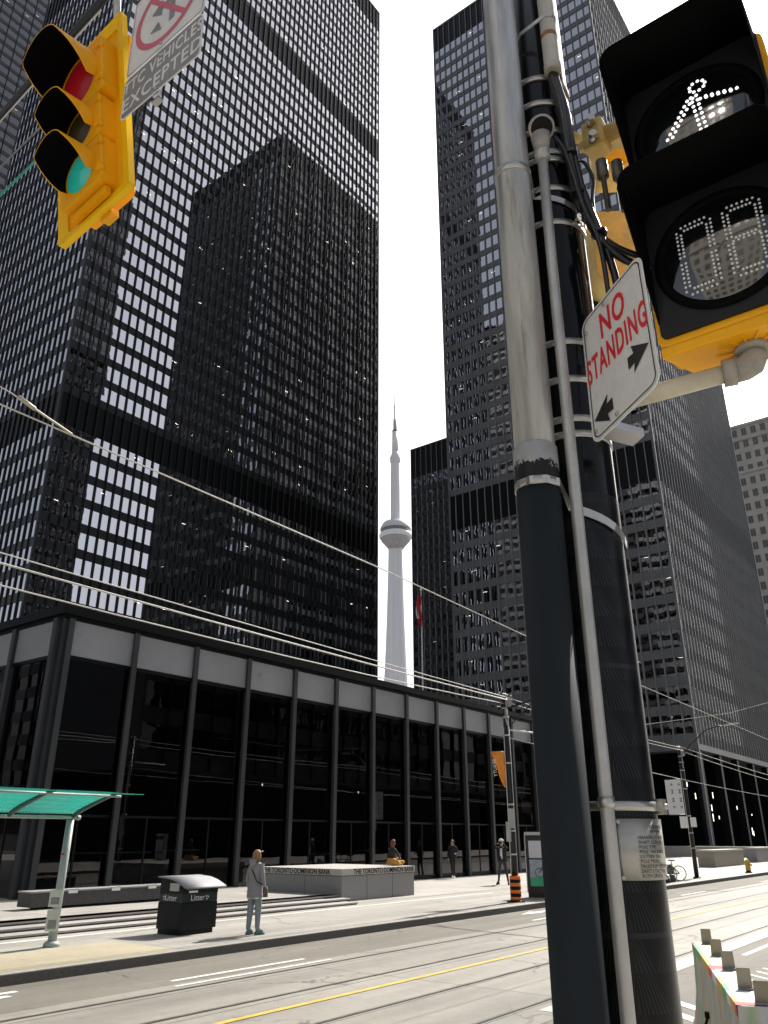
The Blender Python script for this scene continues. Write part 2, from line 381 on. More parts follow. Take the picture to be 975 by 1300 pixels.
# ------------------------------------------------------------------ curtain-wall towers
CAMP = Vector((0, 0, 2.05))
def tower(name, label, cat, x0, x1, y0, y1, segs, bay, detail, M, top, lobby=0., nlights=0, nblinds=0, lightfloors=None, mull=(.06, .22), recess=.12, single=100, light_n=(.9, 3.2), group=None):
    """segs: (z0, z1, floors, kind). detail: faces with full detail. M: dict of materials."""
    t = thing(name, label, cat, (x0, y0, 0), group=group)
    def P(face, u, n, z):
        return {'E': (x0 - n, y0 + u, z), 'N': (x0 + u, y0 - n, z), 'S': (x0 + u, y1 + n, z), 'W': (x1 + n, y0 + u, z)}[face]
    def fbox(b, face, u0, u1, n0, n1, z0, z1, mi=0):
        a, c = P(face, u0, n0, z0), P(face, u1, n1, z1); b.box(a[0], c[0], a[1], c[1], z0, z1, mi)
    LEN = {'E': y1 - y0, 'W': y1 - y0, 'N': x1 - x0, 'S': x1 - x0}
    wall = MB(); core = MB()
    zb = segs[0][0]
    core.box(x0 + 5.5, x1 - 5.5, y0 + 5.5, y1 - 5.5, 0, top - 1)
    floors = []
    for (z0, z1, n, kind) in segs:
        fh = (z1 - z0) / n
        for k in range(n):
            if kind == 'floor': floors.append((z0 + k * fh, z0 + (k + 1) * fh))
            else: lb = MB(); lb.box(x0 + .06, x1 - .06, y0 + .06, y1 - .06, z0, z1); lb.build('louvre_band', BLACK, t)
            if kind != 'floor': break
    slab = MB()
    for (a, c) in floors:
        slab.box(x0 + .32, x1 - .32, y0 + .32, y1 - .32, a, a + (c - a) * .3)
    for face in ('E', 'N', 'S', 'W'):
        L = LEN[face]
        if face not in detail:
            fbox(wall, face, .31, L - .31, -.3, -.02, zb, top); continue
        for (a, c) in floors: fbox(wall, face, .31, L - .31, -.3, 0, a, a + (c - a) * M.get('sp', .35))
    for cx_ in (x0, x1):
        for cy_ in (y0, y1):
            sx = 1 if cx_ == x0 else -1; sy = 1 if cy_ == y0 else -1
            wall.box(cx_ - sx * .06, cx_ + sx * .3, cy_ - sy * .06, cy_ + sy * .3, zb if lobby == 0 else 0, top)
    wall.box(x0 - .08, x1 + .08, y0 - .08, y1 + .08, top - .6, top)
    if lobby: wall.box(x0 - .02, x1 + .02, y0 - .02, y1 + .02, lobby, zb + .02)
    wall.build('wall', M['wall'], t); core.build('core', DARKIN, t); slab.build('floor_slab', CEIL, t)
    # panes
    panes = []
    for face in detail:
        L = LEN[face]; nb = int(round(L / bay)); bw = L / nb
        for (a, c) in floors:
            za = a + (c - a) * M.get('sp', .35)
            for i in range(nb):
                u = (i + .5) * bw; p = P(face, u, -recess, (za + c) / 2)
                panes.append(((Vector(p) - CAMP).length, face, p, bw - .04, c - za))
    panes.sort(key=lambda q: q[0])
    off = Vector((x0, y0, 0)); cache = {}
    def pane_pts(face, p, ww, h):
        if face in 'EW':
            q = [(0, -ww / 2, -h / 2), (0, ww / 2, -h / 2), (0, ww / 2, h / 2), (0, -ww / 2, h / 2)]
            if face == 'E': q.reverse()
        else:
            q = [(-ww / 2, 0, -h / 2), (ww / 2, 0, -h / 2), (ww / 2, 0, h / 2), (-ww / 2, 0, h / 2)]
            if face == 'S': q.reverse()
        return [Vector(p) + Vector(v) for v in q]
    for (d, face, p, ww, h) in panes[:single]:
        key = (face, round(ww, 3), round(h, 3))
        if key not in cache:
            b = MB(); b.face(pane_pts(face, (0, 0, 0), ww, h)); o = b.build('window', M.get('glass' + face, M['glass']), None, fix=False); o.parent = t; cache[key] = o
        else: o = copy_obj(cache[key], t)
        o.location = Vector(p) - off
    if len(panes) > single:
        for fc in detail:
            b = MB()
            for (d, face, p, ww, h) in panes[single:]:
                if face == fc: b.face(pane_pts(face, p, ww, h))
            if b.v: o = b.build('windows_beyond', M.get('glass' + fc, M['glass']), t, fix=False); o['kind'] = 'stuff'
    # mullions, each a steel I-section
    for face in detail:
        L = LEN[face]; nb = int(round(L / bay)); bw = L / nb; first = None; md_ = M.get('mull' + face, mull[1])
        for i in range(1, nb):
            u = i * bw
            if first is None:
                b = MB(); fbox(b, face, u - .018, u + .018, -.1, md_ - .03, zb, top - .3); fbox(b, face, u - mull[0], u + mull[0], md_ - .03, md_, zb, top - .3)
                fbox(b, face, u - .035, u + .035, -.1, .012, zb, top - .61)
                first = b.build('mullion', M['mull'], t)
            else:
                o = copy_obj(first, t); o.location = (Vector(P(face, u, 0, 0)) - Vector(P(face, bw, 0, 0)))
    # ceiling lamps and blinds seen through the glass
    lamp0 = {}
    face_w = [f for f in detail if f in M.get('lit', detail)]
    for k in range(nlights):
        face = rnd.choice(face_w); L = LEN[face]; nb = int(round(L / bay)); bw = L / nb
        a, c = rnd.choice(floors if lightfloors is None else floors[lightfloors[0]:lightfloors[1]])
        u = (rnd.randrange(nb) + .5) * bw; n = -rnd.uniform(*light_n)
        if face not in lamp0:
            b = MB(); fbox(b, face, -.42, .42, -.05, .05, -.05, 0); o = b.build('ceiling_light', M.get('lamp', LAMPM), None)
            base = Vector(P(face, 0, 0, 0)); 
            for v in o.data.vertices: v.co -= base
            o.parent = t; lamp0[face] = o
        else: o = copy_obj(lamp0[face], t)
        o.location = Vector(P(face, u, n, c - .01)) - off
    for k in range(nblinds):
        face = rnd.choice(face_w); L = LEN[face]; nb = int(round(L / bay)); bw = L / nb
        a, c = rnd.choice(floors[:10]); za = a + (c - a) * M.get('sp', .35)
        i = rnd.randrange(nb); wd = rnd.choice((.25, .4, .6, 1.)) * bw * .8; u = i * bw + .12 + wd / 2 + rnd.random() * (bw - .3 - wd)
        b = MB(); fbox(b, face, u - wd / 2, u + wd / 2, -.30, -.27, za + .02 if rnd.random() < .7 else za + .9, c - .02)
        b.build('blind', rnd.choice((BLIND, GREENB, BLIND)), t)
    return t

ML = dict(wall=STEEL, glass=GL_L, mull=MULL, sp=.36, lamp=LAMPB, mullN=.24)
LT = tower('bank_tower', 'tallest black glass tower behind the low banking hall, another tower mirrored in its face', 'tower', 49.4, 123., 95., 131.,
      [(11.3, 55.8, 12, 'floor'), (55.8, 60.65, 1, 'mech'), (60.65, 164.6, 28, 'floor'), (164.6, 171., 1, 'mech'), (171., 213.6, 12, 'floor'), (213.6, 221.4, 1, 'mech')],
      1.502, ('N', 'E'), dict(ML, lit=('N',)), 222., nlights=95, light_n=(.5, 1.6), mull=(.075, .15), recess=.05)
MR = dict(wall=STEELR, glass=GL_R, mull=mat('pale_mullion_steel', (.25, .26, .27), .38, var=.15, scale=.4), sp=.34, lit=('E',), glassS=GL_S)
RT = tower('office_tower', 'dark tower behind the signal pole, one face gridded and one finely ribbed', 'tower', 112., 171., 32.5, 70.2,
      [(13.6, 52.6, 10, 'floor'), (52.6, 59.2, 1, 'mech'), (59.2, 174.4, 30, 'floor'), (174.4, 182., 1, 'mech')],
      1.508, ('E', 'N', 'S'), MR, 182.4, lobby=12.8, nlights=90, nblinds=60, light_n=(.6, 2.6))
# ground floor of that tower: columns and recessed lobby
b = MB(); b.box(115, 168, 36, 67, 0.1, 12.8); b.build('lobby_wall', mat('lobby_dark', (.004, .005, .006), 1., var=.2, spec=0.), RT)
for k in range(6):
    b = MB(); b.box(113 + k * 9.1, 113.9 + k * 9.1, 32.7, 33.6, .1, 12.8); b.build('column', BLACK, RT)
for k in range(1, 4):
    b = MB(); b.box(112.2, 113.1, 32.7 + k * 9.1, 33.6 + k * 9.1, .1, 12.8); b.build('column', BLACK, RT)
for k in range(18):
    b = MB(); x = 116 + rnd.random() * 40; z = rnd.uniform(2, 8.5); b.box(x, x + rnd.uniform(.04, .09), 35.9, 35.97, z, z + rnd.uniform(.2, 1.1)); b.build('lobby_light', LAMP, RT)
tower('office_tower', 'shorter black tower between the concrete needle tower and the gridded tower', 'tower', 180., 215., 80., 126.2,
      [(14, 98, 22, 'floor'), (98, 103.6, 1, 'floor'), (103.6, 113, 1, 'mech')], 1.9, ('E', 'N'), dict(wall=STEEL, glass=GL_R, mull=MR['mull'], sp=.36), 113.6, nlights=60, nblinds=20, single=60, light_n=(.6, 2.6))
tower('office_tower', 'dark glass tower with wide panes behind the red traffic light', 'tower', 26., 92., 200., 240.,
      [(10, 328, 80, 'floor')], 3.3, ('N',), dict(wall=STEEL, glass=GL_D, mull=MULL, sp=.34), 330., nlights=60, single=100, light_n=(.6, 2.))
# city on the other side of the street, seen in the glass
MN = dict(wall=mat('dark_granite_cladding', (.07, .075, .08), .4, var=.2, scale=.2), glass=GL_D, mull=MULL, sp=.4)
tower('office_tower', 'dark granite tower seen only mirrored in the left part of the tallest black tower', 'tower', 46., 121., -75., -16.,
      [(8, 268, 66, 'floor')], 3.0, ('S',), MN, 270., single=40)
tower('office_tower', 'broad dark tower behind the viewer, seen only mirrored in the gridded tower', 'tower', -85., -42., 62., 175., [(8, 214, 54, 'floor')], 3.4, ('W',), dict(wall=STEEL, glass=GL_D, mull=MULL, sp=.45), 216., single=40)
tower('office_tower', 'lower dark block beside the granite tower, seen only mirrored low in the tallest black tower', 'tower', 121.5, 141., -60., -17., [(6, 60, 14, 'floor')], 3.0, ('S',), MN, 62., single=40)
def stone_block(label, x0, x1, y0, y1, h, m, faces, bw=2.6, fh=3.9, ww=1.3, wh=2.1, single=100, crown=True):
    t = thing('stone_building', label, 'building', ((x0 + x1) / 2, (y0 + y1) / 2, 0))
    off = Vector(t.location)
    b = MB(); b.box(x0, x1, y0, y1, -.05, h); b.build('wall', m, t)
    for z in ([8.2, h - 15.6, h - 5.2, h - .8] if crown else [8.2, h - .8]):
        tr = MB(); tr.box(x0 - .5, x1 + .5, y0 - .5, y1 + .5, z, z + .75); tr.build('cornice', m, t)
    wins = []
    for f in faces:
        L = (y1 - y0) if f in 'EW' else (x1 - x0); n = int(L / bw); m0 = (L - n * bw) / 2
        z = 10.
        while z + wh < h - 16.5 or (z + wh < h - 1.2):
            for i in range(n):
                u = m0 + (i + .5) * bw
                c = {'E': (x0, y0 + u), 'W': (x1, y0 + u), 'N': (x0 + u, y0), 'S': (x0 + u, y1)}[f]
                wins.append((f, Vector((c[0], c[1], z + wh / 2))))
            z += fh
    wins.sort(key=lambda q: (q[1] - CAMP).length)
    def frame_box(b, f, c, mi=0):
        if f in 'EW':
            s = -1 if f == 'E' else 1
            b.box(c.x, c.x + s * .06, c.y - ww / 2 - .12, c.y + ww / 2 + .12, c.z - wh / 2 - .12, c.z + wh / 2 + .12, 0)
            b.box(c.x + s * .06, c.x + s * .075, c.y - ww / 2, c.y - .04, c.z - wh / 2, c.z + wh / 2, 1); b.box(c.x + s * .06, c.x + s * .075, c.y + .04, c.y + ww / 2, c.z - wh / 2, c.z + wh / 2, 1)
        else:
            s = -1 if f == 'N' else 1
            b.box(c.x - ww / 2 - .12, c.x + ww / 2 + .12, c.y, c.y + s * .06, c.z - wh / 2 - .12, c.z + wh / 2 + .12, 0)
            b.box(c.x - ww / 2, c.x - .04, c.y + s * .06, c.y + s * .075, c.z - wh / 2, c.z + wh / 2, 1); b.box(c.x + .04, c.x + ww / 2, c.y + s * .06, c.y + s * .075, c.z - wh / 2, c.z + wh / 2, 1)
    WM = [mat('stone_window_frame', (.33, .31, .28), .7, var=.1), mat('old_window_glass', (.06, .065, .07), .08, var=.3, scale=.4)]
    cache = {}
    for f, c in wins[:single]:
        if f not in cache:
            b = MB(); frame_box(b, f, Vector((0, 0, 0))); cache[f] = b.build('window', WM, None); o = cache[f]; o.parent = t
        else: o = copy_obj(cache[f], t)
        o.location = c - off
    if len(wins) > single:
        b = MB()
        for f, c in wins[single:]: frame_box(b, f, c)
        b.build('windows_beyond', WM, t)['kind'] = 'stuff'
    return t
stone_block('pale beige stone tower with rows of windows beyond the finely ribbed dark tower', 228., 262., 14., 58., 115., mat('pale_limestone', (.46, .44, .42), .8, var=.12, scale=.25), ('E',))
stone_block('beige stone tower up the street behind the viewer, seen in the round signal lens', -75., -50., -3., 17., 62., BEIGE, ('W',), single=60)
tower('office_tower', 'grey glass tower behind the viewer, seen only in the round signal lens', 'tower', -130., -100., -55., -22., [(8, 118, 28, 'floor')], 2.6, ('W',),
      dict(wall=mat('grey_cladding', (.3, .3, .31), .5, var=.1), glass=GL_R, mull=STEELR, sp=.4), 120., single=40)

# concrete needle tower far off
def cn():
    D = 903.; dx, dy = .806 * D, .592 * D
    t = thing('observation_tower', 'tall grey concrete needle tower with a round pod, seen between the black towers', 'tower', (dx, dy, 0))
    b = MB()
    def star(z, rc, rl):
        P = []
        for k in range(3):
            a = 2 * math.pi * k / 3 + .45
            for da, rr in ((-.9, rc), (-.22 * rc / max(rl, 1), rl), (.22 * rc / max(rl, 1), rl)):
                P.append((dx + rr * math.cos(a + da), dy + rr * math.sin(a + da), z))
        return P
    prof = [(0, 11, 33), (60, 9.5, 24), (120, 8.6, 17.5), (180, 8, 13.5), (240, 7.4, 11), (300, 6.8, 9.4), (335, 6.4, 8.8)]
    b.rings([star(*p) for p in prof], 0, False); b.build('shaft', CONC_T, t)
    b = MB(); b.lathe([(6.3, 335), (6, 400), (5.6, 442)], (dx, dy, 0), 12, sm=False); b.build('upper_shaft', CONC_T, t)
    b = MB(); b.lathe([(8.5, 325), (14, 332), (17.5, 336), (18.5, 339)], (dx, dy, 0), 40); b.build('pod_underside', mat('pod_grey', (.40, .40, .41), .7, var=.15, scale=.2), t)
    b = MB(); b.lathe([(18.3, 338.5), (20, 340), (20.2, 343), (18.6, 345.4)], (dx, dy, 0), 40); b.build('radome_ring', WHITE, t)
    b = MB(); b.lathe([(18.4, 345.3), (18.4, 349.5)], (dx, dy, 0), 40); b.build('window_band', mat('pod_glass', (.2, .2, .21), .15, var=.2), t)
    b = MB(); b.lathe([(18.9, 349.4), (18.9, 352), (17.5, 355), (15, 359), (8, 362)], (dx, dy, 0), 40); b.build('pod_roof', mat('pod_roof_grey', (.6, .59, .6), .6, var=.1), t)
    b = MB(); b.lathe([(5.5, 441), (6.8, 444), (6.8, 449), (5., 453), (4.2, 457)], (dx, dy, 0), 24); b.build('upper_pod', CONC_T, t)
    b = MB(); b.lathe([(4.2, 456.5), (3.7, 487)], (dx, dy, 0), 16); b.build('mast_base', WHITE, t)
    b = MB(); b.lathe([(3.8, 486), (3.8, 488)], (dx, dy, 0), 16); b.build('mast_collar', mat('mast_dark', (.12, .12, .16), .6, var=.1), t)
    b = MB(); b.lathe([(2.4, 488), (2.3, 504), (1.3, 504.5), (1.1, 526), (.7, 526.5), (.5, 553)], (dx, dy, 0), 12); b.build('antenna', mat('mast_grey', (.5, .5, .52), .6, var=.1), t)
cn()

# ------------------------------------------------------------------ banking hall
def pavilion():
    x0, x1, y0, y1 = 13.9, 13.9 + 2.73 * 15, 23.8, 23.8 + 2.73 * 11
    t = thing('banking_hall', 'low single-storey black steel and glass banking hall with pale fascia panels', 'building', (x0, y0, 0))
    b = MB(); b.box(x0 - .22, x1 + .22, y0 - .22, y1 + .22, 8.86, 9.14); b.box(x0 - .12, x1 + .12, y0 - .12, y1 + .12, 8.72, 8.858)
    b.build('roof', mat('roof_edge_steel', (.005, .006, .007), .5, var=.2, spec=.15), t)
    for face in 'NE':
        n = 15 if face == 'N' else 11
        for i in range(n + 1):
            u = i * 2.73; b = MB()
            if face == 'N':
                if i == 0: b.box(x0 - .08, x0 + .24, y0 - .08, y0 + .24, .1, 8.72); b.box(x0 + .03, x0 + .23, y0 - .27, y0 - .23, .1, 8.72); b.box(x0 + .11, x0 + .15, y0 - .23, y0 - .07, .1, 8.72); b.box(x0 - .27, x0 - .23, y0 + .03, y0 + .23, .1, 8.72); b.box(x0 - .23, x0 - .07, y0 + .11, y0 + .15, .1, 8.72)
                else: b.box(x0 + u - .015, x0 + u + .015, y0 - .19, y0 - .005, .1, 8.72); b.box(x0 + u - .1, x0 + u + .1, y0 - .24, y0 - .19, .1, 8.72)
            else:
                if i == 0: continue
                b.box(x0 - .19, x0 - .005, y0 + u - .015, y0 + u + .015, .1, 8.72); b.box(x0 - .24, x0 - .19, y0 + u - .1, y0 + u + .1, .1, 8.72)
            b.build('mullion', mat('hall_mullion', (.032, .035, .039), .45, var=.2, scale=.7, spec=.5), t)
        for i in range(n):
            u0, u1 = i * 2.73 + .032, (i + 1) * 2.73 - .032
            if i == 0: u0 += .21
            def bx(b, a, c, n0, n1, z0, z1):
                if face == 'N': b.box(x0 + a, x0 + c, y0 + n0, y0 + n1, z0, z1)
                else: b.box(x0 + n0, x0 + n1, y0 + a, y0 + c, z0, z1)
            b = MB(); bx(b, u0, u1, -.07, -.01, 7.56, 8.71); b.build('fascia_panel', FASCIA, t)
            b = MB(); g = -.03
            if face == 'N': b.face([(x0 + u0, y0 + g, .3), (x0 + u1, y0 + g, .3), (x0 + u1, y0 + g, 7.5), (x0 + u0, y0 + g, 7.5)])
            else: b.face([(x0 + g, y0 + u1, .3), (x0 + g, y0 + u0, .3), (x0 + g, y0 + u0, 7.5), (x0 + g, y0 + u1, 7.5)])
            wn_ = b.build('window', GL_P, t, fix=False)
            def fr(z0, z1, a, c, n0, n1, nm):
                b = MB(); bx(b, a, c, n0, n1, z0, z1); b.build(nm, BLACK, wn_)
            fr(7.44, 7.555, u0, u1, -.09, .01, 'head'); fr(.12, .34, u0, u1, -.08, .01, 'sill'); fr(2.62, 2.70, u0, u1, -.06, .0, 'transom'); fr(.345, 2.615, (u0 + u1) / 2 - .03, (u0 + u1) / 2 + .03, -.055, -.005, 'post')
    b = MB(); b.box(x0 + .4, x1 - .4, y0 + 10, y0 + 10.2, .3, 8.6); b.box(x1 - .4, x1 - .1, y0 + .3, y1, .3, 8.6); b.box(x0 + .5, x1, y1 - .3, y1, .3, 8.7); b.build('inner_wall', DARKIN, t)
    b = MB(); b.box(x0 + .45, x1 - .2, y0 + .45, y1 - .3, 8.3, 8.6); b.build('ceiling', mat('hall_ceiling', (.03, .03, .03), .9, var=.1), t)
    b = MB(); b.box(x0 + .45, x1 - .2, y0 + .45, y1 - .3, .1, .34); b.build('floor', mat('hall_floor', (.06, .06, .06), .5, var=.1), t)
    for k, (x, w_, z) in enumerate(((17.4, 1.2, 1.2), (18.9, 1.3, 1.2), (21.2, 1.3, 1.25), (29.5, 1.6, 1.0), (33., 1., 1.1))):
        d = thing('counter', ['low counter behind the hall glass left of the litter bin', 'second counter behind the hall glass, left of the litter bin', 'counter behind the hall glass above the litter bin', 'counter behind the hall glass above the inscribed stone block', 'counter behind the hall glass near the seated woman'][k], 'counter', (x, 26.5, .34))
        b = MB(); b.box(x, x + w_, 26.2, 26.8, z + .34 - .05, z + .34); b.build('top', mat('counter_top', (.45, .44, .42), .5, var=.1), d)
        b = MB(); b.box(x + .1, x + w_ - .1, 26.3, 26.7, .34, z + .29); b.build('panel', DARKIN, d)
    for k in range(3):
        b = MB(); x = 16.5 + k * 9.1 + rnd.random() * 2; z = rnd.uniform(2.8, 4.6); b.lathe([(.015, z), (.03, z + .06), (.03, z + .1)], (x, 26 + rnd.random() * 3, 0), 8); b.build('ceiling_light', LAMP, t)
pavilion()

# inscribed stone block
def stone_sign():
    t = thing('stone_block', 'grey granite block with the bank name carved twice along its cap', 'stone block', (21, 17.6, .1))
    poly = [(21.0, 17.6), (25.0, 17.6), (25.0, 21.3), (21.0, 21.3)]
    b = MB(); b.prism([(x + (.03 if x < 22 else -.03), y + (.03 if y < 19 else -.03)) for x, y in poly], 2, .05, .885); b.build('base', STONE, t)
    b = MB(); b.prism(poly, 2, .905, 1.1); b.build('cap', mat('granite_cap', (.40, .385, .36), .65, var=.2, scale=25, bump=.05), t, bevel=.01)
    b = MB(); b.prism([(x + (.06 if x < 22 else -.06), y + (.06 if y < 19 else -.06)) for x, y in poly], 2, .88, .91); b.build('shadow_gap', BLACK, t)
    CAR = mat('carved_letter', (.012, .012, .012), .8, var=.1)
    o = text('THE TORONTO·DOMINION BANK', .215, 'lettering', CAR, t, frame((0 + 2.25, -.004, .90), (1, 0, 0), (0, 0, 1)), xs=1.0, bold=.005)
    o = text('THE TORONTO·DOMINION BANK', .215, 'lettering', CAR, t, frame((-.004, 2.0, .90), (0, -1, 0), (0, 0, 1)), xs=.9, bold=.005)
    # joints
    b = MB(); b.box(22.3, 22.31, 17.626, 17.64, .16, .87); b.box(23.7, 23.71, 17.626, 17.64, .16, .87); b.box(21.026, 21.04, 19.2, 19.21, .3, .87); b.build('joint', BLACK, t)
stone_sign()

def bench():
    t = thing('stone_bench', 'long dark stone bench with metal skate stops beside the plaza steps', 'bench', (12., 20.1, .36))
    M1 = mat('bench_stone', (.055, .055, .058), .65, var=.3, scale=14)
    b = MB(); b.box(12.0, 17.6, 20.1, 20.7, .42, .74); b.build('seat', M1, t, bevel=.01)
    b = MB(); b.box(11.98, 17.62, 20.08, 20.72, .742, .78); b.build('seat_top', mat('bench_top', (.26, .26, .26), .6, var=.15, scale=10), t, bevel=.006)
    b = MB(); b.box(12.3, 17.3, 20.2, 20.6, .345, .42); b.build('plinth', BLACK, t)
    for x in (13.0, 14.3, 15.5, 16.7):
        b = MB(); b.box(x, x + .26, 20.06, 20.078, .70, .80); b.box(x, x + .26, 20.06, 20.2, .782, .80); b.build('skate_stop', WHITE, t)
bench()

# ------------------------------------------------------------------ litter bin
def litter_bin():
    x0, x1, y0, y1 = 12.07, 13.08, 14.48, 15.25
    t = thing('litter_bin', 'black double litter bin with a curved perforated lid at the kerb', 'bin', (x0, y0, .15))
    BK = mat('bin_black', (.006, .008, .010), .45, var=.3, scale=3, spec=.2)
    b = MB(); b.box(x0 + .03, x1 - .08, y0 + .03, y1 - .03, .15, .24); b.build('base', BLACK, t)
    b = MB(); b.box(x0, x1 - .02, y0, y1, .245, .76); b.build('lower_body', BK, t, bevel=.02)
    b = MB(); b.box(x0 + .01, x1 - .02, y0 + .02, y1 - .02, .76, .93); b.build('middle_band', mat('bin_band', (.02, .026, .03), .4, var=.2, spec=.3), t)
    b = MB()
    b.prism([(y0 + .01, .93), (y0 + .01, 1.02), (y0 + .18, 1.12), (y0 + .4, 1.2), (y1 - .02, 1.23), (y1 - .02, .93)], 0, x0 + .01, x1 - .02); b.build('upper_body', BK, t)
    # lid: curved sheet with a dimple pattern
    LID = mat('perforated_lid', (.42, .42, .44), .7, metal=.2, var=.1)
    nt = LID.node_tree; bs = nt.nodes['Principled BSDF']
    b = MB(); prof = [(y0 - .12, 1.045), (y0 + .04, 1.115), (y0 + .22, 1.18), (y0 + .45, 1.23), (y1 + .05, 1.255)]
    b.rings([[(x0 - .02, y, z), (x1 + .12, y, z), (x1 + .12, y, z - .022), (x0 - .02, y, z - .022)] for y, z in prof]); b.build('lid', LID, t)
    nt = LID.node_tree; bs = nt.nodes['Principled BSDF']; vo = nd(nt, 'ShaderNodeTexVoronoi'); vo.inputs['Scale'].default_value = 16; vo.inputs['Randomness'].default_value = 0
    geo_ = nd(nt, 'ShaderNodeNewGeometry'); nt.links.new(geo_.outputs['Position'], vo.inputs['Vector']); vo.voronoi_dimensions = '2D'
    lt_ = nd(nt, 'ShaderNodeMath', operation='LESS_THAN'); lt_.inputs[1].default_value = .33; nt.links.new(vo.outputs['Distance'], lt_.inputs[0])
    mx_ = nd(nt, 'ShaderNodeMix', data_type='RGBA'); nt.links.new(lt_.outputs[0], mx_.inputs[0]); nt.links.new(bs.inputs['Base Color'].links[0].from_socket, mx_.inputs[6]); mx_.inputs[7].default_value = (.03, .03, .032, 1); nt.links.new(mx_.outputs[2], bs.inputs['Base Color'])
    b = MB(); b.box(x0 - .003, x0 + .012, y0 + .12, y0 + .42, .98, 1.13); b.build('notice', ALU, t)
    W = mat('bin_lettering', (.7, .7, .7), .6, var=.1)
    text('Litter', .16, 'lettering', W, t, frame((.42, -.004, .695), (1, 0, 0), (0, 0, 1)), spacing=1.05)
    text('Litter', .16, 'lettering', W, t, frame((-.004, .36, .695), (0, -1, 0), (0, 0, 1)), spacing=1.05)
    for o_, rt in (((.68, -.003, .695), (1, 0, 0)), ((-.003, .58, .695), (0, -1, 0))):
        b = MB(); Mx = frame(o_, rt, (0, 0, 1))
        for k in range(3):
            a = 2 * math.pi * k / 3 + .5
            P = [(math.cos(a + s) * r, math.sin(a + s) * r, .001) for s, r in ((-.8, .05), (.3, .05), (.3, .022), (-.8, .022))]
            b.face([Mx @ Vector(p) for p in P])
        b.build('recycling_mark', W, t, world=False, fix=False)
    b = MB(); b.box(x0 + .18, x0 + .42, y0 + .004, y0 + .02, .945, .985); b.build('label_plate', WHITE, t)
litter_bin()

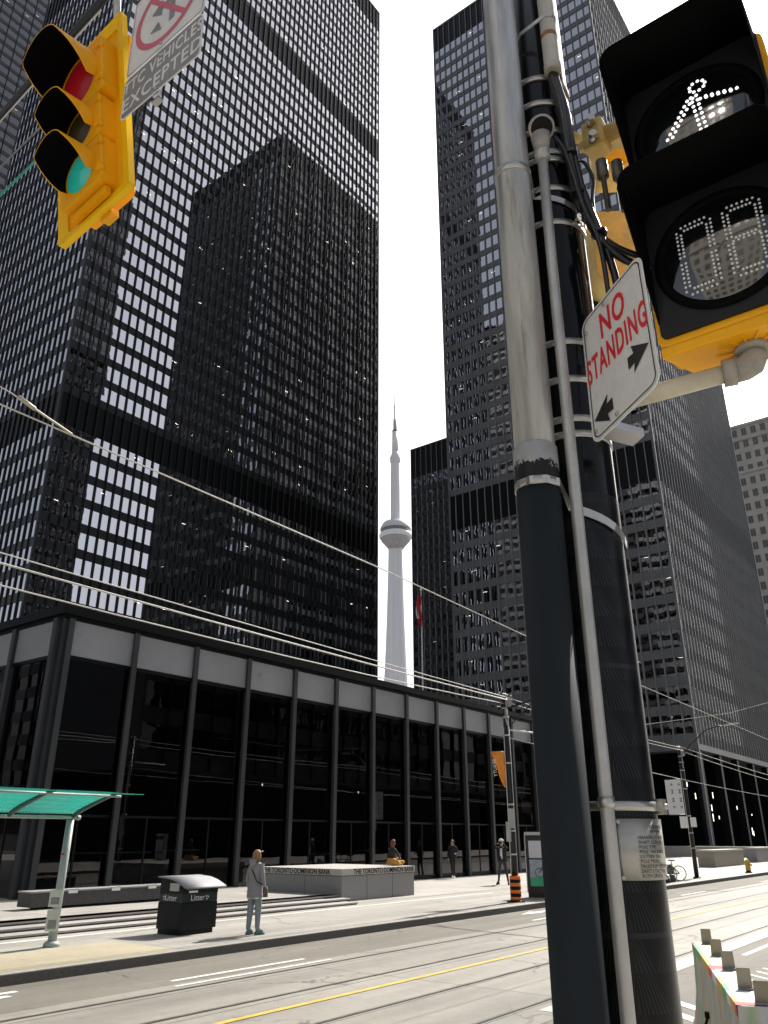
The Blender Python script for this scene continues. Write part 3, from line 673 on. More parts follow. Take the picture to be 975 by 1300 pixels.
# ------------------------------------------------------------------ tram shelter
def shelter():
    t = thing('tram_shelter', 'stop shelter with a teal glass roof on a grey post at the kerb', 'shelter', (9.53, 15.03, .15))
    G = mat('shelter_grey', (.30, .335, .33), .45, var=.15, scale=4); GD = mat('shelter_dark', (.05, .075, .075), .5, var=.2)
    tg = bpy.data.materials.new('teal_glass'); tg.use_nodes = True; n = tg.node_tree; n.nodes.clear()
    tr = nd(n, 'ShaderNodeBsdfTranslucent'); tr.inputs[0].default_value = (.13, .42, .37, 1)
    tp = nd(n, 'ShaderNodeBsdfTransparent'); tp.inputs[0].default_value = (.30, .66, .60, 1)
    gl = nd(n, 'ShaderNodeBsdfGlossy'); gl.inputs[0].default_value = (.8, .9, .9, 1); gl.inputs['Roughness'].default_value = .1
    ck = nd(n, 'ShaderNodeTexVoronoi'); ck.inputs['Scale'].default_value = 15; ck.inputs['Randomness'].default_value = 0
    geo = nd(n, 'ShaderNodeNewGeometry'); n.links.new(geo.outputs['Position'], ck.inputs['Vector'])
    lt = nd(n, 'ShaderNodeMath', operation='LESS_THAN'); lt.inputs[1].default_value = .4; n.links.new(ck.outputs['Distance'], lt.inputs[0])
    sc = nd(n, 'ShaderNodeMapRange'); sc.inputs[3].default_value = .75; sc.inputs[4].default_value = .35; n.links.new(lt.outputs[0], sc.inputs[0])
    m1 = nd(n, 'ShaderNodeMixShader'); n.links.new(sc.outputs[0], m1.inputs[0]); n.links.new(tp.outputs[0], m1.inputs[1]); n.links.new(tr.outputs[0], m1.inputs[2])
    m2 = nd(n, 'ShaderNodeMixShader'); m2.inputs[0].default_value = .06; n.links.new(m1.outputs[0], m2.inputs[1]); n.links.new(gl.outputs[0], m2.inputs[2])
    n.links.new(m2.outputs[0], nd(n, 'ShaderNodeOutputMaterial').inputs[0])
    b = MB(); b.tube([(9.53, 15.03, .2), (9.56, 15.03, 2.36)], [.082, .074], 14); b.build('post', G, t)
    b = MB(); b.lathe([(.15, .15), (.15, .2), (.12, .235), (.07, .25)], (9.53, 15.03, 0), 20); b.build('base_plate', G, t)
    b = MB(); b.tube([(6.2, 15.03, 2.40), (9.72, 15.03, 2.40)], .032, 12); b.build('rear_beam', G, t)
    yb, yf = 15.03, 13.75
    def zroof(y): k = (yb - y) / (yb - yf); return 2.43 + .36 * k ** .75
    for i, (xa, xb) in enumerate(((5.6, 6.8), (6.85, 8.25), (8.3, 9.7))):
        ys_ = [yb - (yb - yf) * k / 8 for k in range(9)]
        b = MB(); b.rings([[(xa, y, zroof(y) + .045), (xb, y, zroof(y) + .045), (xb, y, zroof(y) + .033), (xa, y, zroof(y) + .033)] for y in ys_]); b.build('roof_pane', tg, t)
    # front pane lip reaching further over the pavement
    b = MB(); b.rings([[(5.6, y, z + .012), (9.98 - (0 if k == 0 else .12), y, z + .012), (9.98 - (0 if k == 0 else .12), y, z), (5.6, y, z)] for k, (y, z) in enumerate(((13.35, 2.79), (13.72, 2.80)))]); b.build('roof_lip', tg, t)
    b = MB(); b.tube([(5.6, 13.75, 2.765), (9.75, 13.75, 2.765)], .022, 10); b.build('front_beam', G, t)
    for x in (7.0, 8.27, 9.6):
        ys_ = [yb - (yb - yf) * k / 8 for k in range(9)]
        b = MB(); b.rings([[(x - .022, y, zroof(y) + .025), (x + .022, y, zroof(y) + .025), (x + .022, y, zroof(y) - .06 * (1 - k / 11)), (x - .022, y, zroof(y) - .06 * (1 - k / 11))] for k, y in enumerate(ys_)]); b.build('arm', GD, t)
        b = MB(); b.box(x - .05, x + .05, 13.66, 13.80, 2.785, 2.825); b.build('clamp', GD, t)
    b = MB(); b.lathe([(.045, 0), (.045, .1)], (9.66, 15.03, 2.40), 12, M=Matrix.Rotation(R(90), 3, 'Y')); b.build('beam_cap', G, t)
    W = mat('notice_paper', (.5, .52, .48), .6, var=.1)
    Mx = frame((9.43, 14.935, 0), (.8, -.6, 0), (0, 0, 1))
    for z0, z1 in ((.83, 1.12), (.42, .78)):
        b = MB(); b.box(-.12, .10, z0, z1, 0, .012, M=Mx); b.build('notice', W, t)
        b = MB()
        b.box(-.085, .065, z0 + .04, z0 + .04 + (z1 - z0) * .42, .0125, .014, M=Mx)
        b.build('notice_print', mat('print_grey', (.20, .22, .21), .7, var=.5, scale=45), t)
    b = MB(); b.box(-.035, .035, 1.72, 1.755, .015, .02, M=Mx); b.build('red_label', mat('red_label', (.35, .03, .06), .6, var=.1), t)
shelter()

# ------------------------------------------------------------------ street furniture further up
BKP = mat('black_pole_paint', (.006, .007, .008), .35, var=.3, scale=3, spec=.4)
GALV = mat('galvanised_steel', (.42, .43, .44), .38, metal=.55, var=.28, scale=22, stretch=(1, 1, .10), dirt=((.20, .185, .155), 18, .58), bump=.08)
WIREM = mat('bright_cable', (.62, .6, .57), .5, var=.05)
WIRED = mat('dark_cable', (.008, .008, .009), .5, var=.1)
def overhead_pole(name, label, x, y, h, r):
    t = thing(name, label, 'pole', (x, y, .15))
    b = MB(); b.tube([(x, y, .15), (x, y, h)], [r, r * .86], 16); b.build('post', BKP, t)
    b = MB(); b.lathe([(r * 1.7, .15), (r * 1.7, .19), (r * 1.1, .22)], (x, y, 0), 16); b.build('base_plate', BKP, t)
    for z in (1.5, 2.2, 3.0, 4.3, 5.2, h - .7, h - .4):
        b = MB(); b.lathe([(r * 1.08, z), (r * 1.08, z + .05)], (x, y, 0), 16); b.build('strap', ALU, t)
    for s in (-1, 1):
        b = MB(); b.tube([(x + s * .02 + .09 * s * .6, y - s * .09 * .8, .9), (x + s * .02 + .08 * s * .6, y - s * .08 * .8, h - 1.)], .018, 8); b.build('conduit', WIREM, t)
    b = MB(); b.box(x - .13, x + .13, y - .2, y - .08, h - .35, h - .1); b.lathe([(.05, h - .05), (.09, h), (.09, h + .1), (.03, h + .14)], (x, y, 0), 12); b.tube([(x - .45, y - .02, h - .02), (x + .45, y - .02, h - .02)], .03, 8)
    for s in (-.4, -.15, .15, .4): b.lathe([(.03, h), (.055, h + .03), (.03, h + .06), (.055, h + .09), (.02, h + .12)], (x + s, y - .02, 0), 8)
    b.tube([(x - .12, y - .14, h - .3), (x - .3, y - .16, h - .45), (x - .3, y - .16, h - .75), (x - .1, y - .1, h - .95)], .022, 6)
    b.build('insulator_head', mat('head_fitting', (.3, .3, .3), .5, metal=.3, var=.3, scale=20), t)
    return t
p1 = overhead_pole('overhead_wire_pole', 'black overhead wire pole with two pale conduits, standing in an orange striped marker', 24.5, 13.37, 6.5, .105)
b = MB(); b.tube([(24.5, 13.37, 6.1), (24.5, 8.5, 7.1)], .035, 8); b.tube([(24.5, 13.2, 5.55), (24.5, 12.2, 6.32)], .02, 8); b.build('bracket_arm', BKP, p1)
b = MB(); b.tube([(24.42, 13.42, 5.42), (26.9, 12.95, 5.45)], .028, 8); b.build('cross_bar', WIREM, p1)
b = MB(); b.box(24.36, 24.46, 13.24, 13.4, 2.3, 2.9); b.box(24.33, 24.45, 13.36, 13.5, 1.9, 2.5); b.build('meter_box', mat('meter_grey', (.4, .4, .4), .5, var=.2), p1)
t = thing('banner', 'orange banner with pale lettering hanging from the near overhead wire pole', 'banner', (24.4, 13.5, 4.6))
b = MB(); pts = []
NB = 10
rows = []
for k in range(NB + 1):
    f_ = k / NB; z = 4.68 - 1.15 * f_; wdt = .44 * (1 - f_ ** 1.4 * .85)
    rows.append([(24.44 - (wdt) * j / 4 * .5 + .02 * math.sin(f_ * 9 + j), 13.44 + wdt * j / 4 * .87 + .02 * math.sin(f_ * 7 + j * 2), z + .03 * j / 4) for j in range(5)])
b.rings(rows, 0, True, False, False); bo = b.build('cloth', mat('orange_cloth', (.75, .26, .03), .7, var=.15, scale=3, dirt=((.35, .06, .05), 2.5, .62)), t)
md = bo.modifiers.new('solid', 'SOLIDIFY'); md.thickness = .006
text('BEAUTY', .17, 'lettering', mat('banner_lettering', (.85, .75, .6), .6, var=.05), t, frame((-.20, .21, -.42), (-.05, -.1, -1), (-.5, .86, 0)) @ Matrix.Translation((0, 0, .03)), xs=.9)
b = MB(); b.tube([(24.5, 13.4, 4.69), (24.2, 13.95, 4.72)], .012, 6); b.build('rod', BKP, t)

p2 = overhead_pole('street_lamp', 'black street lamp pole with a white patterned banner on the far pavement', 43.5, 13.6, 6.3, .11)
b = MB(); b.tube([(43.5, 13.6, 5.9), (43.6, 13.0, 6.5), (43.8, 12.2, 7.2), (43.9, 11.6, 7.35), (44, 11.3, 7.36)], .028, 8); b.build('lamp_arm', BKP, p2)
b = MB(); b.rings([[(44 + a, y, z + c) for a, c in ((-.1, 0), (.1, 0), (.08, .07), (-.08, .07))] for y, z in ((11.35, 7.34), (11.0, 7.38), (10.6, 7.40))]); b.build('lamp_head', mat('lamp_head', (.5, .5, .5), .4, var=.1), p2)
b = MB(); b.box(43.3, 43.42, 13.62, 14.0, 2.45, 3.0); b.box(43.35, 43.5, 13.25, 13.5, 2.5, 2.95); b.build('sign_box', WHITE, p2)
t = thing('banner', 'white banner patterned with grey triangles on the street lamp pole', 'banner', (43.4, 13.8, 4.8))
b = MB(); b.box(43.39, 43.41, 13.72, 14.55, 3.1, 4.78); b.build('cloth', mat('white_cloth', (.7, .7, .7), .7, var=.06, scale=2), t)
b = MB()
for i in range(2):
    for j in range(6):
        y = 14.3 - i * .38; z = 4.5 - j * .2; b.face([(43.385, y, z), (43.385, y - .16, z), (43.385, y - .08, z - .14 * (1 if j % 2 else -1))])
b.build('triangle_print', mat('grey_print', (.25, .25, .26), .7, var=.1), t, fix=False)
for z in (3.08, 4.8):
    b = MB(); b.tube([(43.45, 13.6, z), (43.4, 14.6, z)], .02, 6); b.build('rod', BKP, t)
t = thing('banner', 'plain white banner on the plain pole farther up the street than the lamp', 'banner', (70, 13.9, 4.8))
b = MB(); b.box(69.9, 69.92, 13.7, 14.6, 4.2, 5.9); b.build('cloth', MATS['white_cloth'], t)
b = MB(); b.tube([(70, 13.6, .15), (70, 13.6, 7)], .1, 10); o = b.build('pole', BKP); tag(o, 'plain black pole without a lamp, carrying a white banner', 'pole')

# striped marker at the pole foot
t = thing('striped_marker', 'orange and black striped round marker around the foot of the overhead wire pole', 'traffic marker', (24.5, 13.37, .15))
b = MB(); b.lathe([(.2, .15), (.2, .18), (.17, .2)], (24.5, 13.37, 0), 24); b.lathe([(.30, .152), (.30, .18)], (24.5, 13.37, 0), 8); b.build('base', BLACK, t)
OR = mat('marker_orange', (.75, .16, .02), .5, var=.1)
for k in range(7):
    z0 = .2 + k * .1; b = MB(); b.lathe([(.172, z0), (.172, z0 + (.1 if k % 2 == 0 else .1))], (24.5, 13.37, 0), 24)
    b.build('orange_band' if k % 2 == 0 else 'black_band', OR if k % 2 == 0 else BLACK, t)

# advertising panel
t = thing('advertising_panel', 'black advertising panel showing a cyclist by the water, beside the striped marker', 'advert panel', (26.7, 13.75, .15))
Mx = frame((26.52, 13.99, 0), (.35, -.94, 0), (0, 0, 1))
b = MB(); b.box(0, 1.25, .05, 2.1, -.16, 0, M=Mx); b.build('case', mat('panel_black', (.012, .014, .015), .3, var=.2), t, bevel=.01)
b = MB(); b.box(-.02, 1.27, 2.1, 2.2, -.18, .02, M=Mx); b.box(-.03, .0, .3, 2.1, -.17, .01, M=Mx); b.build('frame', mat('panel_frame', (.45, .44, .44), .4, var=.1), t)
def quad(b, x0, x1, z0, z1, dz, mi): b.face([Mx @ Vector(p) for p in ((x0, z0, dz), (x1, z0, dz), (x1, z1, dz), (x0, z1, dz))], mi)
b = MB(); quad(b, .1, 1.15, 1.35, 1.92, .003, 0); quad(b, .1, 1.15, .78, 1.35, .003, 1); quad(b, .1, 1.15, .5, .78, .003, 2); quad(b, .1, 1.15, 1.32, 1.38, .005, 3)
def disc(b, cx, cz, r, rin, mi, dz=.006):
    for k in range(16):
        a, c = 2 * math.pi * k / 16, 2 * math.pi * (k + 1) / 16
        b.face([Mx @ Vector((cx + rr * math.cos(q), cz + rr * math.sin(q), dz)) for rr, q in ((rin, a), (r, a), (r, c), (rin, c))], mi)
disc(b, .42, .92, .15, .125, 3); disc(b, .82, .92, .15, .125, 3); disc(b, .66, 1.5, .05, .0, 3)
for (xa, za), (xb, zb_) in (((.42, .92), (.56, 1.12)), ((.56, 1.12), (.76, 1.12)), ((.76, 1.12), (.82, .92)), ((.56, 1.12), (.62, .92)), ((.62, .92), (.76, 1.12)), ((.54, 1.16), (.66, 1.42)), ((.66, 1.42), (.78, 1.2)), ((.56, 1.14), (.68, .95))):
    d = Vector((xb - xa, zb_ - za)).normalized() * .022; nrm = Vector((-d.y, d.x))
    b.face([Mx @ Vector((p[0], p[1], .007)) for p in ((xa + nrm.x, za + nrm.y), (xb + nrm.x, zb_ + nrm.y), (xb - nrm.x, zb_ - nrm.y), (xa - nrm.x, za - nrm.y))], 3)
b.build('poster', [mat('poster_sky', (.55, .56, .6), .3, var=.05), mat('poster_water', (.30, .37, .42), .3, var=.2, scale=8), mat('poster_green', (.03, .40, .20), .3, var=.1), mat('poster_dark', (.05, .06, .07), .3, var=.1)], t, fix=False)

# hydrant
t = thing('fire_hydrant', 'yellow fire hydrant on the far pavement near the stone wall', 'hydrant', (51.8, 13.25, .15))
YH = mat('hydrant_yellow', (.55, .38, .03), .45, var=.15)
b = MB(); b.lathe([(.17, .26), (.14, .3), (.14, .62), (.17, .64), (.17, .68), (.15, .72), (.08, .82), (.03, .86)], (51.8, 13.25, 0), 20); b.build('barrel', YH, t)
b = MB(); b.lathe([(.19, .15), (.19, .2), (.13, .21), (.13, .27)], (51.8, 13.25, 0), 20); b.build('foot', BLACK, t)
for s in ((1, 0), (-1, 0), (0, -1), (-.7, -.7)):
    d = Vector((*s, 0)).normalized(); c = Vector((51.8, 13.25, .56)); b = MB(); b.tube([c + d * .12, c + d * .2, c + d * .201, c + d * .23], [.05, .05, .065, .065], 12); b.build('outlet_cap', YH, t)
# stone walls and planters in front of the gridded tower
def wallthing(label, x0, x1, y0, y1, h, m):
    t = thing('stone_wall', label, 'wall', (x0, y0, .1))
    b = MB(); b.box(x0, x1, y0, y1, .1, h - .12); b.build('body', m, t, bevel=.01)
    b = MB(); b.box(x0 - .04, x1 + .04, y0 - .04, y1 + .04, h - .118, h); b.build('coping', STONEL, t, bevel=.01)
wallthing('short beige stone wall just behind the yellow hydrant', 58.9, 66.2, 17.1, 18.2, 1.22, mat('warm_stone', (.30, .28, .235), .75, var=.12, scale=3))
wallthing('long pale stone plinth running in front of the gridded tower', 88., 89.2, 20., 62., 1.15, STONEL)
wallthing('grey stone retaining wall beyond the short beige stone wall', 72., 100., 17.6, 18.4, 1.25, STONE)

# shared bicycle and its docks
def bike_dock(label, x, y):
    t = thing('bicycle_dock', label, 'dock', (x, y, .15), group='bicycle docks at the far kerb')
    b = MB(); b.prism([(y - .16, .15), (y - .13, .75), (y - .05, .86), (y + .08, .86), (y + .14, .72), (y + .16, .15)], 0, x - .07, x + .07); b.build('body', mat('dock_grey', (.13, .135, .14), .5, var=.2), t, bevel=.012)
    b = MB(); b.box(x - .2, x + .2, y - .35, y + .35, .152, .175); b.build('base_plate', BLACK, t)
    b = MB(); b.box(x - .04, x + .04, y - .12, y - .02, .86, .89); b.build('light', WHITE, t)
for k in range(3): bike_dock(['nearest grey bicycle dock behind the big signal pole', 'middle grey bicycle dock beside the parked bicycle', 'farthest grey bicycle dock beside the parked bicycle'][k], 38.4 + k * .75, 13.62)
def bicycle(label, x, y):
    t = thing('bicycle', label, 'bicycle', (x, y, .15), group='bicycles in the dock')
    BK = mat('bike_frame', (.03, .035, .04), .4, var=.1); RB = mat('tyre_rubber', (.015, .015, .015), .7, var=.1)
    for s in (-.52, .52):
        b = MB(); c = Vector((x, y + s, .48))
        ring = [c + Vector((0, math.cos(2 * math.pi * k / 24) * .31, math.sin(2 * math.pi * k / 24) * .31)) for k in range(25)]
        b.tube(ring, .02, 8, caps=False); wq = b.build('wheel', RB, t)
        b = MB()
        for k in range(8):
            a = math.pi * k / 4; b.tube([c, c + Vector((0, math.cos(a) * .3, math.sin(a) * .3))], .003, 4)
        o = b.build('spokes', ALU, t)
    b = MB()
    for p, q in (((-.52, .48), (-.1, .42)), ((-.1, .42), (-.22, .98)), ((-.1, .42), (.36, .85)), ((.36, .85), (.36, 1.15)), ((.36, .85), (.52, .48)), ((-.52, .48), (-.2, .82)), ((-.2, .80), (.36, .80))): b.tube([(x, y + p[0], p[1]), (x, y + q[0], q[1])], .022, 8)
    b.build('frame', BK, t)
    b = MB(); b.tube([(x - .28, y + .25, 1.2), (x - .1, y + .36, 1.16), (x + .1, y + .36, 1.16), (x + .28, y + .25, 1.2)], .014, 8); b.build('handlebar', BK, t)
    b = MB(); b.rings([[(x - w_, y + yy, 1.0), (x + w_, y + yy, 1.0), (x + w_ * .8, y + yy, 1.05), (x - w_ * .8, y + yy, 1.05)] for yy, w_ in ((-.36, .08), (-.2, .07), (-.06, .02))]); b.build('saddle', RB, t)
    b = MB(); b.box(x - .14, x + .14, y + .42, y + .66, .98, 1.18); b.build('basket', BK, t)
bicycle('parked dark hire bicycle nearest the big signal pole', 38.85, 13.85)
bicycle('parked dark hire bicycle nearest the street lamp', 40.3, 13.9)

# flag
t = thing('flagpole', 'thin pale flagpole beyond the banking hall roof', 'flagpole', (73, 50, .1))
b = MB(); b.tube([(73, 50, .1), (73, 50, 28.6)], [.14, .07], 10); b.build('pole', mat('flagpole_white', (.6, .6, .6), .4, var=.05), t)
b = MB(); b.lathe([(.02, 28.5), (.16, 28.6), (.16, 28.8), (.02, 28.9)], (73, 50, 0), 10); b.build('finial', WHITE, t)
t = thing('flag', 'limp red and white flag hanging on the thin flagpole', 'flag', (73, 50, 26.5))
b = MB(); rows = []
for k in range(13):
    f_ = k / 12; z = 27.9 - 3.6 * f_; rr = []
    for j in range(9):
        s = j / 8; wd = .18 + .55 * math.sin(math.pi * min(1, f_ * .75 + .1)) * .7
        rr.append((72.95 - s * wd * .75 + .1 * math.sin(j * 2.4 + f_ * 5), 50 + s * wd * .75 + .16 * math.cos(j * 2.4 + f_ * 4), z))
    rows.append(rr)
b.rings(rows, 0, True, False, False)
b.mi = [0 if (i // 8) < 4 or (i // 8) > 8 else (1 if (i % 8) % 3 else 0) for i in range(len(b.f))]
fo = b.build('cloth', [mat('flag_red', (.55, .02, .05), .7, var=.1), mat('flag_white', (.75, .7, .72), .7, var=.1)], t); fo.modifiers.new('solid', 'SOLIDIFY').thickness = .02

# ------------------------------------------------------------------ overhead wires (each its own thing)
def wire(label, pts, r, m=WIREM, cat='cable', group='overhead wires along the street', name='overhead_wire'):
    b = MB(); b.tube(pts, r * .8, 6); return tag(b.build(name, m), label, cat, group)
PA = [(-9, 6.8, 5.95), (3.0, 6.8, 5.82), (8.81, 6.8, 5.75), (13.36, 6.8, 5.60), (19.52, 6.8, 5.50), (32, 6.8, 5.32), (70, 6.8, 5.15), (140, 6.8, 5.6)]
wire('single bright trolley wire over the middle of the street, carrying a tan insulator rod', PA, .012)
wire('highest feeder cable on the far kerb, running left from the overhead wire pole', sagline((-14, 13.35, 7.1), (24.5, 13.3, 6.5), .10), .016)
wire('middle feeder cable on the far kerb, running left from the overhead wire pole', sagline((-14, 13.25, 6.9), (24.5, 13.2, 6.38), .16), .024)
wire('lowest lumpy feeder cable on the far kerb, drooping over the hall roof edge', sagline((-12, 13.45, 6.75), (24.4, 13.35, 6.28), .38), .018)
wire('upper cable between the overhead wire pole and the street lamp', sagline((24.5, 13.3, 6.5), (43.4, 13.5, 6.35), .1), .016)
wire('second cable between the overhead wire pole and the street lamp', sagline((24.5, 13.2, 6.3), (43.4, 13.4, 6.2), .12), .016)
wire('lowest cable running from the overhead wire pole past the white banner', sagline((24.5, 13.3, 5.15), (90, 13.4, 4.75), .4), .016)
wire('upper cable running on down the street from the street lamp', sagline((43.4, 13.5, 6.4), (110, 13.4, 6.5), .55), .018)
wire('more deeply drooping cable running on from the street lamp', sagline((43.4, 13.4, 6.15), (110, 13.4, 6.6), .8), .018)
wire('cross span wire over the street meeting the trolley wire near the street lamp', [(40, 17, 7.1), (40, 14.05, 7.22), (40, 9.99, 7.42), (40, 8.2, 7.75), (40, 2, 8.8)], .012)
wire('thin wire rising from the trolley wire at the tan insulator rod', [(2.0, 6.8, 6.12), (3.05, 6.8, 5.98), (3.75, 6.8, 5.81)], .008, group='span wires by the traffic signal')
b = MB(); b.tube([(3.12, 6.79, 5.97), (3.3, 6.79, 5.915), (3.3, 6.79, 5.915), (3.72, 6.79, 5.815)], [.022, .022, .012, .012], 8); tag(b.build('wire_insulator', mat('insulator_tan', (.5, .44, .33), .5, var=.2, scale=30)), 'tan insulator rod clamped on the trolley wire', 'insulator')
wire('thick dark span cable passing behind the red light', [(2.9, 9.2, 9.75), (2.31, 6.65, 8.81), (2.11, 5.47, 8.33), (1.81, 3.89, 7.55), (1.5, 2.2, 6.75)], .034, WIRED, group='span wires by the traffic signal')
wire('thin white wire strung just under the dark span cable', [(2.9, 9.2, 9.66), (2.31, 6.64, 8.70), (2.12, 5.48, 8.24), (1.82, 3.9, 7.47)], .007, group='span wires by the traffic signal')
wire('teal wire running out from behind the green light', [(2.66, 8, 8.33), (2.55, 6.83, 8.05), (2.39, 5.44, 7.77), (2.2, 4.3, 7.55)], .014, mat('teal_cable', (.05, .32, .27), .5, var=.1), group='span wires by the traffic signal')
wire('thin grey wire with a connector between the teal wire and the dark cable', [(2.6, 8, 8.7), (2.47, 6.77, 8.33), (2.27, 5.3, 7.9), (2.1, 4.5, 7.72)], .010, mat('grey_cable', (.2, .2, .2), .5, var=.1), group='span wires by the traffic signal')

# ------------------------------------------------------------------ foreground signal pole, mast and conduits
BLK_WRAP = bpy.data.materials.new('fan_pattern_wrap')
def wrap_mat():
    m = BLK_WRAP; m.use_nodes = True; nt = m.node_tree; b = nt.nodes['Principled BSDF']; L = nt.links.new; b.inputs['Specular IOR Level'].default_value = .22
    tc = nd(nt, 'ShaderNodeTexCoord'); sx = nd(nt, 'ShaderNodeSeparateXYZ'); L(tc.outputs['Object'], sx.inputs[0])
    def mth(op, a, c=None, **k):
        n = nd(nt, 'ShaderNodeMath', operation=op)
        for i, v in enumerate((a, c)):
            if v is None: continue
            if isinstance(v, (int, float)): n.inputs[i].default_value = v
            else: L(v, n.inputs[i])
        return n.outputs[0]
    ang = mth('ARCTAN2', sx.outputs['Y'], sx.outputs['X'])
    z = sx.outputs['Z']
    u = mth('MULTIPLY', ang, .113)                    # metres round the pole
    cell = .165
    def fan(du, dz, flip):
        uu = mth('SUBTRACT', mth('PINGPONG', mth('ADD', u, du), .08), 0.)
        zz = mth('MODULO', mth('ADD', z, 20 + dz), cell)
        if flip: uu = mth('SUBTRACT', .085, uu)
        a = mth('ARCTAN2', mth('ADD', uu, .004), mth('SUBTRACT', cell + .01, zz))
        st = mth('GREATER_THAN', mth('SINE', mth('MULTIPLY', a, 120.)), .55)
        inside = mth('LESS_THAN', a, .48)
        return mth('MULTIPLY', st, inside)
    f_ = mth('MAXIMUM', fan(0., 0., False), fan(.05, .08, True))
    bands = mth('LESS_THAN', mth('ABSOLUTE', mth('SUBTRACT', mth('MODULO', mth('ADD', z, 20.06), .62), .05)), .006)
    f_ = mth('MAXIMUM', f_, bands)
    low = mth('LESS_THAN', z, 2.80)
    f_ = mth('MULTIPLY', f_, low)
    mx = nd(nt, 'ShaderNodeMix', data_type='RGBA'); L(f_, mx.inputs[0]); mx.inputs[6].default_value = (.0035, .0045, .0065, 1); mx.inputs[7].default_value = (.024, .0245, .028, 1)
    L(mx.outputs[2], b.inputs['Base Color'])
    rg = nd(nt, 'ShaderNodeMapRange'); rg.inputs[3].default_value = .14; rg.inputs[4].default_value = .33; L(low, rg.inputs[0]); L(rg.outputs[0], b.inputs['Roughness'])
wrap_mat()
PX, PY, PR = 2.06, .842, .113
pole = thing('signal_pole', 'thick black signal pole with a fan pattern wrap and a metal name plate', 'signal pole', (PX, PY, .15))
b = MB(); b.lathe([(PR * 1.05, .15), (PR * 1.03, 2.0), (PR, 4), (PR * .96, 7.5)], (PX, PY, 0), 48); pb = b.build('post', BLK_WRAP, pole)
b = MB(); b.lathe([(PR * 1.9, .15), (PR * 1.9, .19), (PR * 1.2, .22)], (PX, PY, 0), 32); b.build('base_plate', BLACK, pole)
STRAP = mat('stainless_strap', (.50, .49, .46), .32, metal=.8, var=.15, scale=14)
def zf(y): return {99.5: 4.59, 131: 4.467, 165: 4.338, 193: 4.235, 202: 4.202, 239: 4.072, 282: 3.926, 434: 3.457, 481.5: 3.323, 531.5: 3.188, 551: 3.137, 1023: 2.119}[y]
for y in (99.5, 131, 165, 193, 202, 239, 282, 434, 481.5, 531.5, 551, 1023):
    z = zf(y); hgt = .011
    b = MB(); r_ = PR + .003 + (.002 if z < 2.5 else 0); b.lathe([(r_, z - hgt), (r_ + .0015, z - hgt), (r_ + .0015, z + hgt), (r_, z + hgt)], (PX, PY, 0), 48); b.build('strap', STRAP, pole)
dir_r = Vector((.6046, -.7965, 0)); dir_f = Vector((.7965, .6046, 0)); PC = Vector((PX, PY, 0))
vd = Vector((PX, PY, 0)).normalized(); vr = Vector((vd.y, -vd.x, 0))
def onpole(a, z, r=PR):   # a = angle round the pole from the viewer side towards the right, degrees
    return PC + (-vd * math.cos(R(a)) + vr * math.sin(R(a))) * r + Vector((0, 0, z))
b = MB(); p = onpole(84, 2.119, PR + .01); b.box(p.x - .014, p.x + .014, p.y - .014, p.y + .014, p.z - .018, p.z + .018); b.tube([onpole(84, 2.119, PR + .005), onpole(84, 2.119, PR + .03)], .007, 8); b.build('buckle_or_glint_bead', STRAP, pole)
p = Vector((2.0, .712, 3.93))
b = MB(); b.lathe([(.001, -.02), (.012, -.016), (.017, 0), (.012, .016), (.001, .02)], p, 16); b.build('buckle_or_glint_bead', mat('glint_bead_metal', (.8, .78, .75), .06, metal=1., var=0), pole)  # added mirror-bright bead, placed at the pole edge to give a sun glint
# the name plate wraps the pole
b = MB(); rows = []
for zz in (1.955, 2.09):
    rows.append([onpole(a, zz, PR * 1.05 + .004) for a in range(4, 86, 5)])
b.rings(rows, 0, True, False, False); npl = b.build('name_plate', mat('plate_aluminium', (.44, .43, .39), .38, metal=.55, var=.12, scale=20), pole)
npl.modifiers.new('solid', 'SOLIDIFY').thickness = .002
PLT = mat('plate_print', (.06, .06, .06), .7, var=.1)
def bent_text(s, size, a0, z):
    o = text(s, size, 'plate_lettering', PLT, None, Matrix.Identity(4), ext=.0002, xs=1., align='LEFT')
    rr = PR * 1.05 + .0062
    for v in o.data.vertices:
        a = a0 + math.degrees(v.co.x / rr); p = onpole(a, z + v.co.y, rr + v.co.z); v.co = p - Vector((PX, PY, .15))
    o.parent = pole
bent_text('valmont', .0165, 45, 2.073); bent_text('INDUSTRIES', .008, 46, 2.062)
for k, s in enumerate(('MANUFACTURER', 'SHAFT LGTH (M)', 'POLE TYPE', 'POLE THICKNESS', 'OUTSIDE DIA.', 'POLE MODEL', 'MAXIMUM WEIGHT', 'SAFETY FACTOR', 'ASTM GRADE')):
    bent_text(s, .0112, 29, 2.048 - k * .0105)
for a, z in ((8, 2.083), (8, 1.961), (79, 1.961)):
    b = MB(); b.tube([onpole(a, z, PR * 1.05), onpole(a, z, PR * 1.05 + .009)], .0045, 8); b.build('rivet', ALU, pole)

